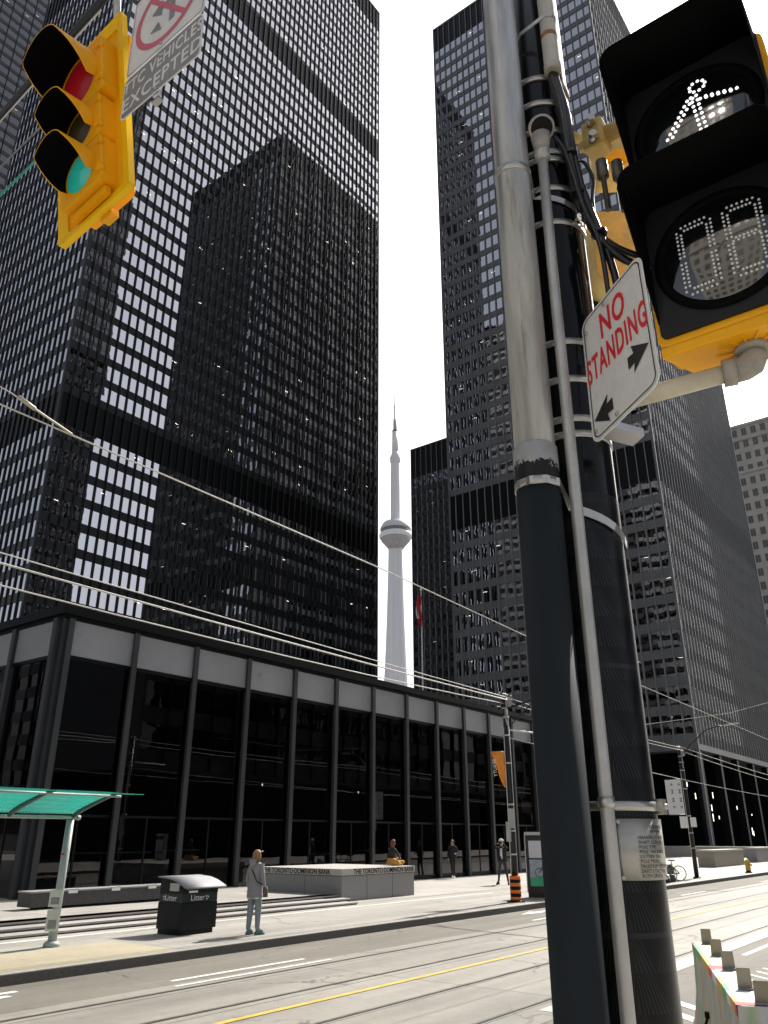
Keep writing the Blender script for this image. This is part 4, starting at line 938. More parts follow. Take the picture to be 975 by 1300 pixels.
# mast: galvanised tube standing on a black lower tube
mast = thing('wire_mast', 'galvanised steel mast with a chipped black lower half in front of the signal pole', 'mast', (1.852, .868, .15))
MX_, MY_ = 1.852, .868
b = MB(); b.lathe([(.058, 3.06), (.057, 5), (.055, 8)], (MX_, MY_, 0), 40); b.build('upper_tube', GALV, mast)
CHIP = mat('chipped_sleeve', (.40, .41, .41), .5, metal=.3, var=.2, scale=10)
nt = CHIP.node_tree; L = nt.links.new; bs = nt.nodes['Principled BSDF']
geo = nd(nt, 'ShaderNodeNewGeometry'); sx = nd(nt, 'ShaderNodeSeparateXYZ'); L(geo.outputs['Position'], sx.inputs[0])
nz = nd(nt, 'ShaderNodeTexNoise'); nz.inputs['Scale'].default_value = 14; nz.inputs['Detail'].default_value = 5; nz.inputs['Roughness'].default_value = .7
mp_ = nd(nt, 'ShaderNodeMapping'); mp_.inputs['Scale'].default_value = (1, 1, .8); L(geo.outputs['Position'], mp_.inputs[0]); L(mp_.outputs[0], nz.inputs['Vector'])
mr = nd(nt, 'ShaderNodeMapRange'); mr.inputs[1].default_value = 2.94; mr.inputs[2].default_value = 3.075; mr.inputs[3].default_value = .05; mr.inputs[4].default_value = .95; L(sx.outputs['Z'], mr.inputs[0])
gt = nd(nt, 'ShaderNodeMath', operation='GREATER_THAN'); L(nz.outputs['Fac'], gt.inputs[0]); L(mr.outputs[0], gt.inputs[1])
mx = nd(nt, 'ShaderNodeMix', data_type='RGBA'); L(gt.outputs[0], mx.inputs[0]); L(bs.inputs['Base Color'].links[0].from_socket, mx.inputs[6]); mx.inputs[7].default_value = (.008, .008, .009, 1); L(mx.outputs[2], bs.inputs['Base Color'])
b = MB(); b.lathe([(.058, 3.068), (.0625, 3.062), (.0625, 2.965), (.061, 2.955)], (MX_, MY_, 0), 40); b.build('sleeve', CHIP, mast)
b = MB(); b.lathe([(.0645, 2.956), (.0645, 2.935)], (MX_, MY_, 0), 40); b.build('strap', STRAP, mast)
LOWM = mat('worn_black_paint', (.017, .022, .026), .62, spec=.18, var=.22, scale=7, stretch=(1, 1, .25), dirt=((.045, .048, .05), 9, .66))
b = MB(); b.lathe([(.0605, 2.955), (.0605, 1.), (.0605, .15)], (MX_, MY_, 0), 40); b.build('lower_tube', LOWM, mast)
b = MB(); b.lathe([(.0595, 4.062), (.0605, 4.062), (.0605, 4.09), (.0595, 4.09)], (MX_, MY_, 0), 40); b.build('strap', STRAP, mast)
# diagonal straps tying the mast to the pole
def ribbon(b, pts, wv, th=.0015):
    pts = [Vector(p) for p in pts]; up = Vector((0, 0, 1))
    rows = []
    for k, p in enumerate(pts):
        t_ = (pts[min(k + 1, len(pts) - 1)] - pts[max(k - 1, 0)]).normalized(); n = t_.cross(up).normalized(); v = n.cross(t_).normalized()
        rows.append([p + v * wv + n * th, p + v * wv - n * th, p - v * wv - n * th, p - v * wv + n * th])
    b.rings(rows, 0, False, True)
MC = Vector((MX_, MY_, 0))
def onmast(a, z, r=.061): return MC + (-dir_f * math.cos(R(a)) + dir_r * math.sin(R(a))) * r + Vector((0, 0, z))
b = MB(); ribbon(b, [onmast(60, 4.075), onmast(85, 4.068)] + [onpole(a, 4.055 - (a + 40) * .0007, PR + .006) for a in range(-20, 100, 12)], .011); b.build('tie_strap', STRAP, mast)
b = MB(); ribbon(b, [onmast(-70, 2.945, .066), onmast(-30, 2.945, .066), onmast(10, 2.945, .066), onmast(50, 2.945, .066), onmast(80, 2.94, .066)] + [onpole(a, 2.93 - (a + 40) * .0009, PR * 1.04 + .005) for a in range(-10, 90, 12)], .012); b.build('tie_strap', STRAP, mast)

# slim grey conduit with a pulling elbow
CONDM = mat('conduit_grey', (.46, .455, .445), .4, var=.15, scale=12, metal=.45)
cd = thing('conduit', 'slim grey conduit with a round elbow fitting strapped to the front of the signal pole', 'conduit', (1.895, .78, .15))
b = MB(); b.tube([(1.888, .772, 4.16), (1.890, .777, 3.72), (1.895, .779, 2.2), (1.894, .781, .15)], .0165, 18); b.build('pipe', CONDM, cd)
b = MB(); b.lathe([(.017, 4.12), (.026, 4.13), (.026, 4.165), (.02, 4.17)], (1.888, .772, 0), 20); b.build('collar', CONDM, cd)
hd = Vector((1.872, .759, 4.245)); face_d = Vector((-.60, -.32, -.74)).normalized()
rot = face_d.to_track_quat('Z', 'Y').to_matrix()
b = MB(); b.lathe([(.036, -.06), (.043, -.04), (.043, .018), (.036, .022), (.036, .0)], hd, 24, M=rot, caps=False); b.tube([(1.888, .772, 4.165), hd + Vector((.01, .01, -.02))], [.024, .034], 16); b.build('elbow', mat('elbow_grey', (.34, .32, .31), .5, var=.2, scale=20), cd)
b = MB(); b.lathe([(.001, .004), (.0365, .006)], hd, 24, M=rot, caps=False); b.build('opening', BLACK, cd)
for z in (2.125,):
    b = MB(); b.lathe([(.0185, z - .012), (.0195, z - .012), (.0195, z + .012), (.0185, z + .012)], (1.895, .779, 0), 20); b.build('clip', STRAP, cd)
# upper conduit with the cable bundle
uc = thing('conduit', 'wide weathered conduit at the top of the signal pole with black cables spilling out', 'conduit', (1.955, .73, 4.57))
UCM = mat('weathered_conduit', (.45, .43, .39), .5, var=.15, scale=8, dirt=((.34, .28, .18), 9, .62))
b = MB(); b.lathe([(.022, 4.57), (.030, 4.57), (.0305, 4.60), (.0285, 4.61), (.0285, 4.9), (.0285, 7)], (1.957, .729, 0), 24); b.build('pipe', UCM, uc)
b = MB(); b.lathe([(.0295, 4.735), (.0295, 4.755)], (1.957, .729, 0), 24); b.build('rust_band', mat('rust_tape', (.30, .13, .06), .7, var=.4, scale=60), uc)
b = MB(); ribbon(b, [onpole(-40, 4.78, PR + .004), onpole(-15, 4.80, PR + .03)] + [Vector((1.957, .729, 4.83)) + (-dir_f * math.cos(R(a)) + dir_r * math.sin(R(a))) * .0305 for a in (-60, -20, 20, 60, 100)], .009); b.build('strap', STRAP, uc)
CB = mat('black_cable', (.010, .010, .012), .35, var=.2, coat=.2)
paths = [
 [(1.957, .729, 4.66), (1.962, .735, 4.56), (1.980, .724, 4.447), (1.985, .716, 4.224), (1.995, .702, 4.031), (2.013, .68, 3.882), (2.043, .640, 3.792), (2.083, .590, 3.738), (2.2, .5, 3.72)],
 [(1.955, .731, 4.66), (1.968, .742, 4.55), (1.990, .735, 4.42), (2.0, .73, 4.2), (2.012, .722, 4.03), (2.035, .695, 3.92), (2.075, .64, 3.83), (2.13, .56, 3.77), (2.25, .48, 3.74)],
 [(1.959, .727, 4.66), (1.973, .725, 4.54), (1.996, .712, 4.40), (1.999, .705, 4.2), (2.009, .690, 4.03), (2.028, .668, 3.89), (2.052, .640, 3.70), (2.06, .64, 3.5), (2.05, .68, 3.3)],
 [(1.872, .759, 4.243), (1.905, .745, 4.25), (1.948, .735, 4.235), (1.970, .715, 4.15), (1.985, .690, 3.955), (2.01, .66, 3.80), (2.03, .66, 3.6)],
 [(2.0, .70, 4.16), (2.035, .685, 4.18), (2.06, .67, 4.12), (2.04, .675, 4.02), (2.03, .672, 3.9)]]
for k, pth in enumerate(paths):
    # smooth the path
    P = [Vector(q) for q in pth]; sm = []
    for i in range(len(P) - 1):
        p0, p1_, p2_, p3 = P[max(i - 1, 0)], P[i], P[i + 1], P[min(i + 2, len(P) - 1)]
        for s in range(5):
            t_ = s / 5; sm.append(.5 * ((2 * p1_) + (p2_ - p0) * t_ + (2 * p0 - 5 * p1_ + 4 * p2_ - p3) * t_ ** 2 + (3 * p1_ - p0 - 3 * p2_ + p3) * t_ ** 3))
    sm.append(P[-1])
    b = MB(); b.tube(sm, (.013, .011, .012, .008, .006)[k], 10); b.build('cable', CB, uc)
b = MB()
for (c, z) in (((2.0, .71, 4.03), .018), ((1.992, .716, 4.2), .018), ((2.03, .665, 3.86), .02)): b.lathe([(.026, -.006), (.026, .006)], c, 14)
b.build('cable_tie', CB, uc)
for k, (xo, yo) in enumerate(((2.075, .64), (2.11, .60))):
    b = MB(); b.tube([(xo, yo, 4.19), (xo, yo, 4.12), (xo, yo, 4.118), (xo + .005, yo, 3.98)], [.02, .02, .009, .009], 12); b.build('cable_gland', mat('gland_grey', (.12, .11, .10), .45, metal=.4, var=.3, scale=40), uc)

# ------------------------------------------------------------------ NO STANDING sign
sg = thing('no_standing_sign', 'white parking sign with red lettering and two black arrows bolted beside the signal pole', 'sign', (1.865, .605, 3.30), (R(-6.2), R(5.), R(-34.4)))
SW = mat('sign_white', (.84, .83, .81), .35, var=.05, scale=20, bump=.25, bscale=160)
b = MB(); b.prism(rrect(.305, .455, .035), 0, -.0, .003); b.build('panel', SW, sg, world=False)
def lp(y, z, x=-.0012): return (x, y, z)
SB = mat('sign_black', (.015, .015, .015), .5, var=.1); SR = mat('sign_red', (.80, .016, .028), .5, var=.08)
b = MB(); o_, i_ = rrect(.285, .435, .028), rrect(.277, .427, .025)
for k in range(len(o_)):
    k2 = (k + 1) % len(o_); b.face([lp(*o_[k]), lp(*o_[k2]), lp(*i_[k2]), lp(*i_[k])])
b.build('border', SB, sg, world=False, fix=False)
FM = lambda y, z: frame((-.0016, y, z), (0, -1, 0), (0, 0, 1))
text('NO', .130, 'lettering', SR, sg, FM(.0, .13), xs=.58, ext=.0004, spacing=1.12, bold=.0022)
text('STANDING', .122, 'lettering', SR, sg, FM(0, .015), xs=.43, ext=.0004, spacing=1.14, bold=.0022)
for z_, s in ((-.085, -1), (-.155, 1)):
    b = MB(); P = [(.055, 0), (.01, .035), (.014, .012), (-.02, .012), (-.004, .012), (-.045, .03), (-.045, -.03), (-.004, -.012), (.014, -.012), (.01, -.035)]
    P = [(.062, 0), (-.010, .046), (-.003, .017), (-.03, .02), (-.03, -.02), (-.003, -.017), (-.010, -.046)]
    cy_ = .072 if s > 0 else -.072
    b.face([lp(cy_ + s * p[0], z_ + p[1], -.0016) for p in P]); b.build('arrow', SB, sg, world=False, fix=False)
for y_, z_ in ((.03, .2), (.03, -.2), (.13, .17), (.13, -.19)):
    b = MB(); b.lathe([(.007, 0), (.007, .002), (.004, .005)], (-.0012, y_, z_), 10, M=Matrix.Rotation(R(-90), 3, 'Y')); b.build('bolt', ALU, sg, world=False)
for q_ in ((-.215, -.19), (.1, .125)):
    b = MB(); b.box(.004, .11, .07, .125, *q_); b.build('bracket', ALU, sg, world=False)

# ------------------------------------------------------------------ pedestrian signal
YEL = mat('signal_yellow', (.92, .43, .004), .4, var=.06, scale=4, spec=.3)
YELW = mat('weathered_yellow', (.62, .46, .16), .5, var=.18, scale=14, dirt=((.45, .40, .28), 20, .55))
CREAM = mat('cream_pipe', (.55, .50, .38), .45, var=.12, scale=10, dirt=((.35, .30, .2), 14, .64))
PIPEG = mat('pipe_elbow_grey', (.34, .32, .28), .55, var=.2, scale=20)
HOOD = mat('visor_black', (.0022, .0025, .0028), .75, var=.15, scale=6, spec=.08)
DOOR = mat('signal_door', (.012, .013, .015), .5, var=.15, scale=6, spec=.25)
LENS = mat('signal_lens', (.004, .005, .006), .03, var=0, coat=1., spec=.8)
LED = mat('led_white', (.9, .9, .9), .4, var=0, emit=(1, 1, 1), estr=.75)
LEDOFF = mat('led_dull', (.5, .5, .5), .3, var=.1, emit=(1, 1, 1), estr=.06)
ps = thing('pedestrian_signal', 'yellow backed pedestrian signal with two black hoods, walking figure above a countdown', 'pedestrian signal', (2.14, .33, 3.43))
Y0, Y1, XF = .095, .565, 2.14
def ped_unit(z0, z1):
    zc = (z0 + z1) / 2; yc = (Y0 + Y1) / 2
    hs_ = MB(); hs_.prism(rrect(Y1 - Y0, z1 - z0 - .004, .03, 4, yc, zc), 0, XF, XF + .16); hs_.build('housing', YEL, ps, bevel=.006)
    b = MB(); b.prism(rrect(Y1 - Y0 - .03, z1 - z0 - .031, .02, 4, yc, zc + .0095), 0, XF - .012, XF); door = b.build('door', DOOR, ps, bevel=.003)
    # rim of the lens
    zl = zc + .005; rl = .185
    Mx = frame((XF - .012, yc, zl), (0, -1, 0), (0, 0, 1))
    b = MB(); b.lathe([(rl + .02, 0), (rl + .02, .008), (rl, .014), (rl - .008, .006)], Mx.translation, 48, M=Mx.to_3x3(), caps=False); b.build('lens_rim', HOOD, door)
    b = MB(); b.lathe([(rl - .006, .004), (rl * .8, .010), (rl * .5, .014), (rl * .2, .0155), (.001, .016)], Mx.translation, 48, M=Mx.to_3x3(), caps=False); b.build('lens', LENS, door)
    # hood: top, two cut-away sides
    XH = 1.90; th = .004; za = z0 + .08
    ra = .045; P = []
    prof = []
    arc = [(Y1 - .018, z1 - .004 - ra)] + [(Y1 - .018 - ra + ra * math.cos(R(a)), z1 - .004 - ra + ra * math.sin(R(a))) for a in (22, 45, 68, 90)]
    left = arc; right = [(Y0 + Y1 - y, z) for y, z in reversed(arc)]
    sec = left + right
    b = MB()
    def xo(z): # front edge position by height on the sides
        return XH if z > z1 - .004 - ra - 1e-6 else XH
    front = [(XH, y, z) for y, z in sec]; back = [(XF - .001, y, z) for y, z in sec]
    b.rings([back, front], 0, True, False, False)
    for s, y in ((0, Y1 - .018), (1, Y0 + .018)):
        b.face([(XF - .012, y, za), (XF - .012, y, z1 - .004 - ra), (XH, y, z1 - .004 - ra), (XH + .0, y, z1 - .004 - ra - .02)])
    o = b.build('hood', HOOD, ps); o.modifiers.new('solid', 'SOLIDIFY').thickness = .004
    return yc, zl, Mx
yc, zl, Mlo = ped_unit(3.43, 3.948)
_, zu, Mup = ped_unit(3.952, 4.47)
def dots(name, pts, Mx, r, m, rl=.185):
    b = MB()
    for (u, v) in pts:
        rad = math.hypot(u, v); h = .004
        for (ra_, ha_), (rb_, hb_) in zip(((0, .016), (.037, .0155), (.0925, .014), (.148, .010), (.179, .004)), ((.037, .0155), (.0925, .014), (.148, .010), (.179, .004), (.3, .002))):
            if ra_ <= rad <= rb_: h = ha_ + (hb_ - ha_) * (rad - ra_) / (rb_ - ra_)
        h += .0005
        b.lathe([(r, h - .002), (r * .8, h + .002)], Mx @ Vector((u, v, 0)), 8, M=Mx.to_3x3())
        # lift along the lens normal
        n = Mx.to_3x3() @ Vector((0, 0, 1))
        for i in range(len(b.v) - 16, len(b.v)): b.v[i] = tuple(Vector(b.v[i]))
    return b.build(name, m, ps)
def digit(cx, segs='abcdef'):
    W_, H_ = .052, .096; P = []
    def ln(p, q, n):
        for k in range(n): P.append((cx + p[0] + (q[0] - p[0]) * k / (n - 1), p[1] + (q[1] - p[1]) * k / (n - 1)))
    for off in (0, .013):
        w_, h_ = W_ - off, H_ - off
        if 'a' in segs: ln((-w_ * .7, h_ ), (w_ * .7, h_), 6)
        if 'd' in segs: ln((-w_ * .7, -h_), (w_ * .7, -h_), 6)
        if 'f' in segs: ln((-w_, h_ * .88), (-w_, .01), 7)
        if 'e' in segs: ln((-w_, -.01), (-w_, -h_ * .88), 7)
        if 'b' in segs: ln((w_, h_ * .88), (w_, .01), 7)
        if 'c' in segs: ln((w_, -.01), (w_, -h_ * .88), 7)
        if 'g' in segs: ln((-w_ * .7, off * .6 - .004), (w_ * .7, off * .6 - .004), 6)
    return P
dots('countdown_digit', [(u, v * 1.32) for u, v in digit(-.070)], Mlo, .0044, LEDOFF)
dots('countdown_digit', [(u, v * 1.32) for u, v in digit(.070, 'abcdefg')], Mlo, .0044, LEDOFF)
# walking figure: head, body, arms, legs as rows of lamps
W = []
def ln(p, q, n):
    for k in range(n): W.append((p[0] + (q[0] - p[0]) * k / (n - 1), p[1] + (q[1] - p[1]) * k / (n - 1)))
for dx_ in (0, .014):
    ln((-.02 + dx_, .085), (-.085 + dx_, -.02), 8); ln((-.01 + dx_, .09), (.0 + dx_, -.06), 9); ln((.012 + dx_, .07), (.085 + dx_, .045), 6)
    ln((.0 + dx_, -.05), (-.05 + dx_, -.13), 6); ln((.01 + dx_, -.05), (.05 + dx_, -.13), 6)
for k in range(9): W.append((.01 + .02 * math.cos(k * .7), .125 + .02 * math.sin(k * .7)))
dots('walking_figure', [(u * 1.25 + .01, v * 1.12 - .012) for u, v in W], Mup, .0062, LED)
# underside fitting, elbow and arms
b = MB(); b.prism([(XF + .0, .10), (XF + .0, .56), (XF + .16, .50), (XF + .2, .42), (XF + .2, .24), (XF + .16, .16)], 2, 3.395, 3.432); b.build('bottom_shell', YEL, ps, bevel=.006)
b = MB()
for k in range(14):
    a = 2 * math.pi * k / 14; c = Vector((2.245, .33, 3.39)); d = Vector((math.cos(a), math.sin(a), 0)); n = Vector((-d.y, d.x, 0)) * .003
    b.rings([[c + d * .045 + n, c + d * .045 - n, c + d * .045 - n + Vector((0, 0, .012)), c + d * .045 + n + Vector((0, 0, .012))], [c + d * .095 + n, c + d * .095 - n, c + d * .095 - n + Vector((0, 0, .012)), c + d * .095 + n + Vector((0, 0, .012))]], 0, False)
b.build('rib', YEL, ps)
EX, EY = 2.24, .325
b = MB(); b.lathe([(.052, 3.375), (.052, 3.398)], (EX, EY, 0), 24); b.lathe([(.034, 3.35), (.034, 3.38)], (EX, EY, 0), 20); b.tube([(EX, EY, 3.378), (EX, EY, 3.362), (EX - .003, EY + .01, 3.342), (EX - .01, EY + .03, 3.330), (EX - .02, EY + .065, 3.325)], [.036, .038, .04, .038, .036], 20); b.lathe([(.041, -.018), (.041, .018)], (EX - .02, EY + .07, 3.325), 20, M=Vector((-.25, .97, 0)).to_track_quat('Z', 'Y').to_matrix()); b.build('elbow', PIPEG, ps)
b = MB(); b.tube([(EX - .02, EY + .06, 3.325), (PX + .03, PY - .07, 3.27)], .028, 20); b.build('lower_arm', CREAM, ps)
b = MB(); b.tube([(2.30, .33, 4.49), (2.27, .47, 4.49), (2.235, .66, 4.47)], [.03, .03, .032], 20); b.build('upper_arm', YELW, ps)
b = MB(); b.box(2.19, 2.27, .655, .735, 4.40, 4.53); b.prism([(2.18, .67), (2.27, .65), (2.29, .71), (2.2, .76)], 2, 4.42, 4.46); b.build('pole_bracket', YELW, ps, bevel=.012)
for y_, z_ in ((.70, 4.505), (.70, 4.425)):
    b = MB(); b.tube([(2.20, y_, z_), (2.155, y_ - .02, z_)], [.016, .016], 6); b.build('bolt', ALU, ps)
# second signal head seen from behind
rs = thing('traffic_signal', 'yellow back of a signal head facing away, half hidden behind the signal pole', 'traffic signal', (2.62, .85, 4.1))
Mx = frame((2.62, .80, 4.28), (.55, -.83, 0), (0, 0, 1))
b = MB(); P = rrect(.19, .36, .045, 5)
b.rings([[Mx @ Vector((x * k, y * k, d)) for x, y in P] for k, d in ((1, -.12), (1, 0), (.94, .025))]); b.build('lower_housing', YELW, rs)
b = MB(); P = rrect(.21, .38, .05, 5); b.rings([[Mx @ Vector((x, y, d)) for x, y in P] for d in (-.15, -.12)]); b.build('gasket', BLACK, rs)
Mx2 = frame((2.50, .72, 4.66), (.55, -.83, 0), (0, 0, 1))
b = MB(); P = rrect(.13, .22, .03, 5); b.rings([[Mx2 @ Vector((x * k, y * k, d)) for x, y in P] for k, d in ((1, -.12), (1, 0), (.94, .025))]); b.build('upper_housing', YELW, rs)
b = MB(); b.box(-.055, .055, -.09, -.05, .02, .05, M=Mx2); b.build('terminal_box', YEL, rs)
b = MB(); b.tube([Mx2 @ Vector((-.02, 0, .02)), (2.16, .80, 4.5)], .02, 10); b.tube([Mx @ Vector((0, .0, .0)), (2.14, .86, 4.2)], .018, 10); b.build('mount_arm', YELW, rs)

# ------------------------------------------------------------------ left traffic signal and its signs
ts = thing('traffic_signal', 'yellow three-lens traffic signal with a yellow backplate and a lit green lens', 'traffic signal', (1.476, 2.97, 5.38), (R(-6.5), R(-6), 0))
K = .9
YB = mat('backplate_yellow', (.93, .47, .004), .45, var=.05, scale=3, spec=.25)
w_, h_ = .64 * K, 1.30 * K
b = MB(); b.prism(rrect(w_, h_, .02, 3), 0, .0, .006); b.build('backplate', YB, ts, world=False)
b = MB(); o_, i_ = rrect(w_, h_, .02, 3), rrect(w_ - .12, h_ - .12, .02, 3)
for k in range(len(o_)):
    k2 = (k + 1) % len(o_); b.face([(-.028, *o_[k]), (-.028, *o_[k2]), (-.012, *i_[k2]), (-.012, *i_[k])]); b.face([(-.028, *o_[k]), (-.028, *o_[k2]), (0, *o_[k2]), (0, *o_[k])]); b.face([(-.012, *i_[k]), (-.012, *i_[k2]), (0, *i_[k2]), (0, *i_[k])])
b.build('backplate_rim', mat('rim_yellow', (.98, .58, .004), .45, var=.05, scale=3, spec=.25), ts, world=False)
RED = mat('red_lens', (.30, .004, .010), .3, var=.2, scale=60, coat=.1, spec=.2, emit=(1, .02, .04), estr=.025)
AMB = mat('amber_lens', (.035, .025, .005), .3, var=.2, coat=.1, spec=.2)
GRN = mat('green_lens', (.010, .20, .16), .2, var=.1, coat=.5, emit=(.05, .9, .7), estr=.10)
VIS_IN = mat('visor_inside', (.002, .002, .0024), .8, var=.1, spec=.08)
secs = [('red', .255, .37, .155, .225, RED), ('amber', -.07, .275, .115, .18, AMB), ('green', -.348, .275, .115, .18, GRN)]
for nm, zc, hh, rl, dep, lm in secs:
    zc *= 1.0; hw = .2
    b = MB(); b.prism(rrect(.40 if nm == 'red' else .34, hh, .03, 4, 0, zc), 0, -.09, .1); sec_o = b.build('signal_section', YEL, ts, world=False, bevel=.006)
    Mx = frame((-.09, 0, zc), (0, -1, 0), (0, 0, 1))
    b = MB(); b.lathe([(rl * .93, .001), (rl * .65, .014), (rl * .3, .022), (.001, .024)], Mx.translation, 40, M=Mx.to_3x3(), caps=False); b.build('lens', lm, sec_o, world=False)
    # cut-away tunnel visor
    n = 40; angs = [-118 + 236 * k / n for k in range(n + 1)]   # degrees from the top
    def shell(r1):
        rows = [[(-.085, -math.sin(R(a)) * r1, zc + math.cos(R(a)) * r1) for a in angs]]
        for q in (.2, .4, .6, .8, 1.):
            row = []
            for a in angs:
                aa = abs(a); full = dep if aa < 62 else dep * (1 - .74 * ((aa - 62) / 56))
                row.append((-.085 - full * q, -math.sin(R(a)) * r1, zc + math.cos(R(a)) * r1 - q * .012))
            rows.append(row)
        return rows
    outer, inner = shell(rl * 1.09), shell(rl * 1.09 - .005)
    b = MB(); b.rings(outer, 0, True, False, False); b.rings(inner, 1, True, False, False)
    b.rings([outer[-1], inner[-1]], 0, False, False, False)
    for k in (0, -1): b.rings([[r[k] for r in outer], [r[k] for r in inner]], 0, False, False, False)
    b.build('visor', [YEL, VIS_IN], sec_o, world=False, fix=False)
    for s in (.3, -.3):
        b = MB(); yy = -(.19 if nm == 'red' else .165)
        b.tube([(-.085, yy, zc + s * hh - .02), (-.085, yy, zc + s * hh + .02)], .014, 8); b.box(-.1, -.08, yy - .01, yy + .03, zc + s * hh - .012, zc + s * hh + .012); b.build('hinge', YEL, sec_o, world=False)
b = MB(); b.box(-.05, -.02, -.14, .14, -.535, -.495); b.build('bottom_cap', YEL, ts, world=False)
b = MB(); b.box(.006, .12, .02, .17, h_ / 2 - .12, h_ / 2 + .07); b.build('hanger_box', mat('hanger_grey', (.35, .35, .36), .5, var=.1), ts, world=False)
b = MB(); b.tube([(.06, -.12, h_ / 2 - .2), (.06, -.2, h_ / 2 + 1.6)], .02, 10); b.build('hanger_pipe', GALV, ts, world=False)
b = MB(); b.box(.006, .05, -.30, -.2, h_ / 2 - .22, h_ / 2 - .16); b.build('bracket', YEL, ts, world=False)
b = MB(); b.box(.0066, .05, -.10, -.02, -h_ / 2 - .02, -h_ / 2 + .02); b.build('bracket', YEL, ts, world=False)

SIGNW = mat('faded_sign_white', (.78, .78, .79), .4, var=.08, scale=8, dirt=((.45, .45, .46), 7, .62))
SIGNG = mat('tab_grey', (.27, .27, .285), .45, var=.08, scale=6)
REDF = mat('faded_red', (.62, .13, .19), .5, var=.1, scale=10)
C0 = Vector((1.42, 2.36, 5.30)); rot = (R(-2.7), 0, R(.5))
tb = thing('text_sign', 'grey tab sign with white lettering hanging below the turn ban sign', 'sign', C0, rot)
b = MB(); b.prism(rrect(.558, .28, .03, 4), 0, 0, .003); b.build('panel', SIGNW, tb, world=False)
b = MB(); b.face([(-.0012, y, z) for y, z in rrect(.540, .262, .024, 4)]); b.build('field', SIGNG, tb, world=False, fix=False)
text('TTC VEHICLES', .108, 'lettering', SIGNW, tb, FM(0, .062), xs=.74, ext=.0004, spacing=1.1, bold=.0015)
text('EXCEPTED', .125, 'lettering', SIGNW, tb, FM(-.005, -.058), xs=.88, ext=.0004, spacing=1.1, bold=.0015)
for z_ in (.1, -.12):
    b = MB(); b.lathe([(.009, 0), (.009, .004), (.004, .008)], (-.0015, .02, z_), 10, M=Matrix.Rotation(R(-90), 3, 'Y')); b.build('bolt', ALU, tb, world=False)
ns = thing('turn_ban_sign', 'faded white turn ban sign with a red ring above the grey tab sign', 'sign', C0 + Vector((0, .02, .427)), rot)
b = MB(); b.prism(rrect(.558, .56, .03, 4), 0, 0, .003); b.build('panel', SIGNW, ns, world=False)
b = MB(); o_, i_ = rrect(.54, .542, .026, 4), rrect(.533, .535, .024, 4)
for k in range(len(o_)):
    k2 = (k + 1) % len(o_); b.face([(-.0012, *o_[k]), (-.0012, *o_[k2]), (-.0012, *i_[k2]), (-.0012, *i_[k])])
b.build('border', mat('faded_black', (.16, .16, .17), .5, var=.1), ns, world=False, fix=False)
b = MB()
for k in range(48):
    a, c = 2 * math.pi * k / 48, 2 * math.pi * (k + 1) / 48; b.face([(-.0016, r * math.cos(q), .01 + r * math.sin(q)) for r, q in ((.205, a), (.24, a), (.24, c), (.205, c))])
d = Vector((math.cos(R(50)), math.sin(R(50)))); n_ = Vector((-d.y, d.x)) * .014
b.face([(-.0017, p.x, p.y + .01) for p in (-d * .21 + n_, d * .21 + n_, d * .21 - n_, -d * .21 - n_)][::1]); b.build('ban_ring', REDF, ns, world=False, fix=False)
GA = mat('faded_arrow', (.24, .24, .26), .5, var=.1)
b = MB(); b.face([(-.0014, y, z) for y, z in ((-.06, -.12), (-.06, .06), (.04, .06), (.04, .02), (-.02, .02), (-.02, -.12))]); b.face([(-.0014, y, z) for y, z in ((.04, -.02), (.04, .10), (.12, .04))]); b.face([(-.0014, y, z) for y, z in ((.03, -.13), (.12, -.09), (.06, -.05))]); b.build('turn_arrow', GA, ns, world=False, fix=False)
b = MB(); b.lathe([(.009, 0), (.009, .004), (.004, .008)], (-.0015, .02, -.24), 10, M=Matrix.Rotation(R(-90), 3, 'Y')); b.build('bolt', ALU, ns, world=False)
sb = thing('sign_bracket', 'grey channel bracket carrying the turn ban and tab signs', 'bracket', C0, rot)
b = MB(); b.box(.004, .022, .005, .045, -.15, 1.6); b.build('channel', GALV, sb, world=False)
b = MB(); b.box(.004, .032, .0, .05, -.185, -.172); b.build('clamp', ALU, sb, world=False)
b = MB(); b.tube([(.05, -.3, 1.55), (.05, .9, 1.55)], .03, 10); b.build('arm', GALV, sb, world=False)

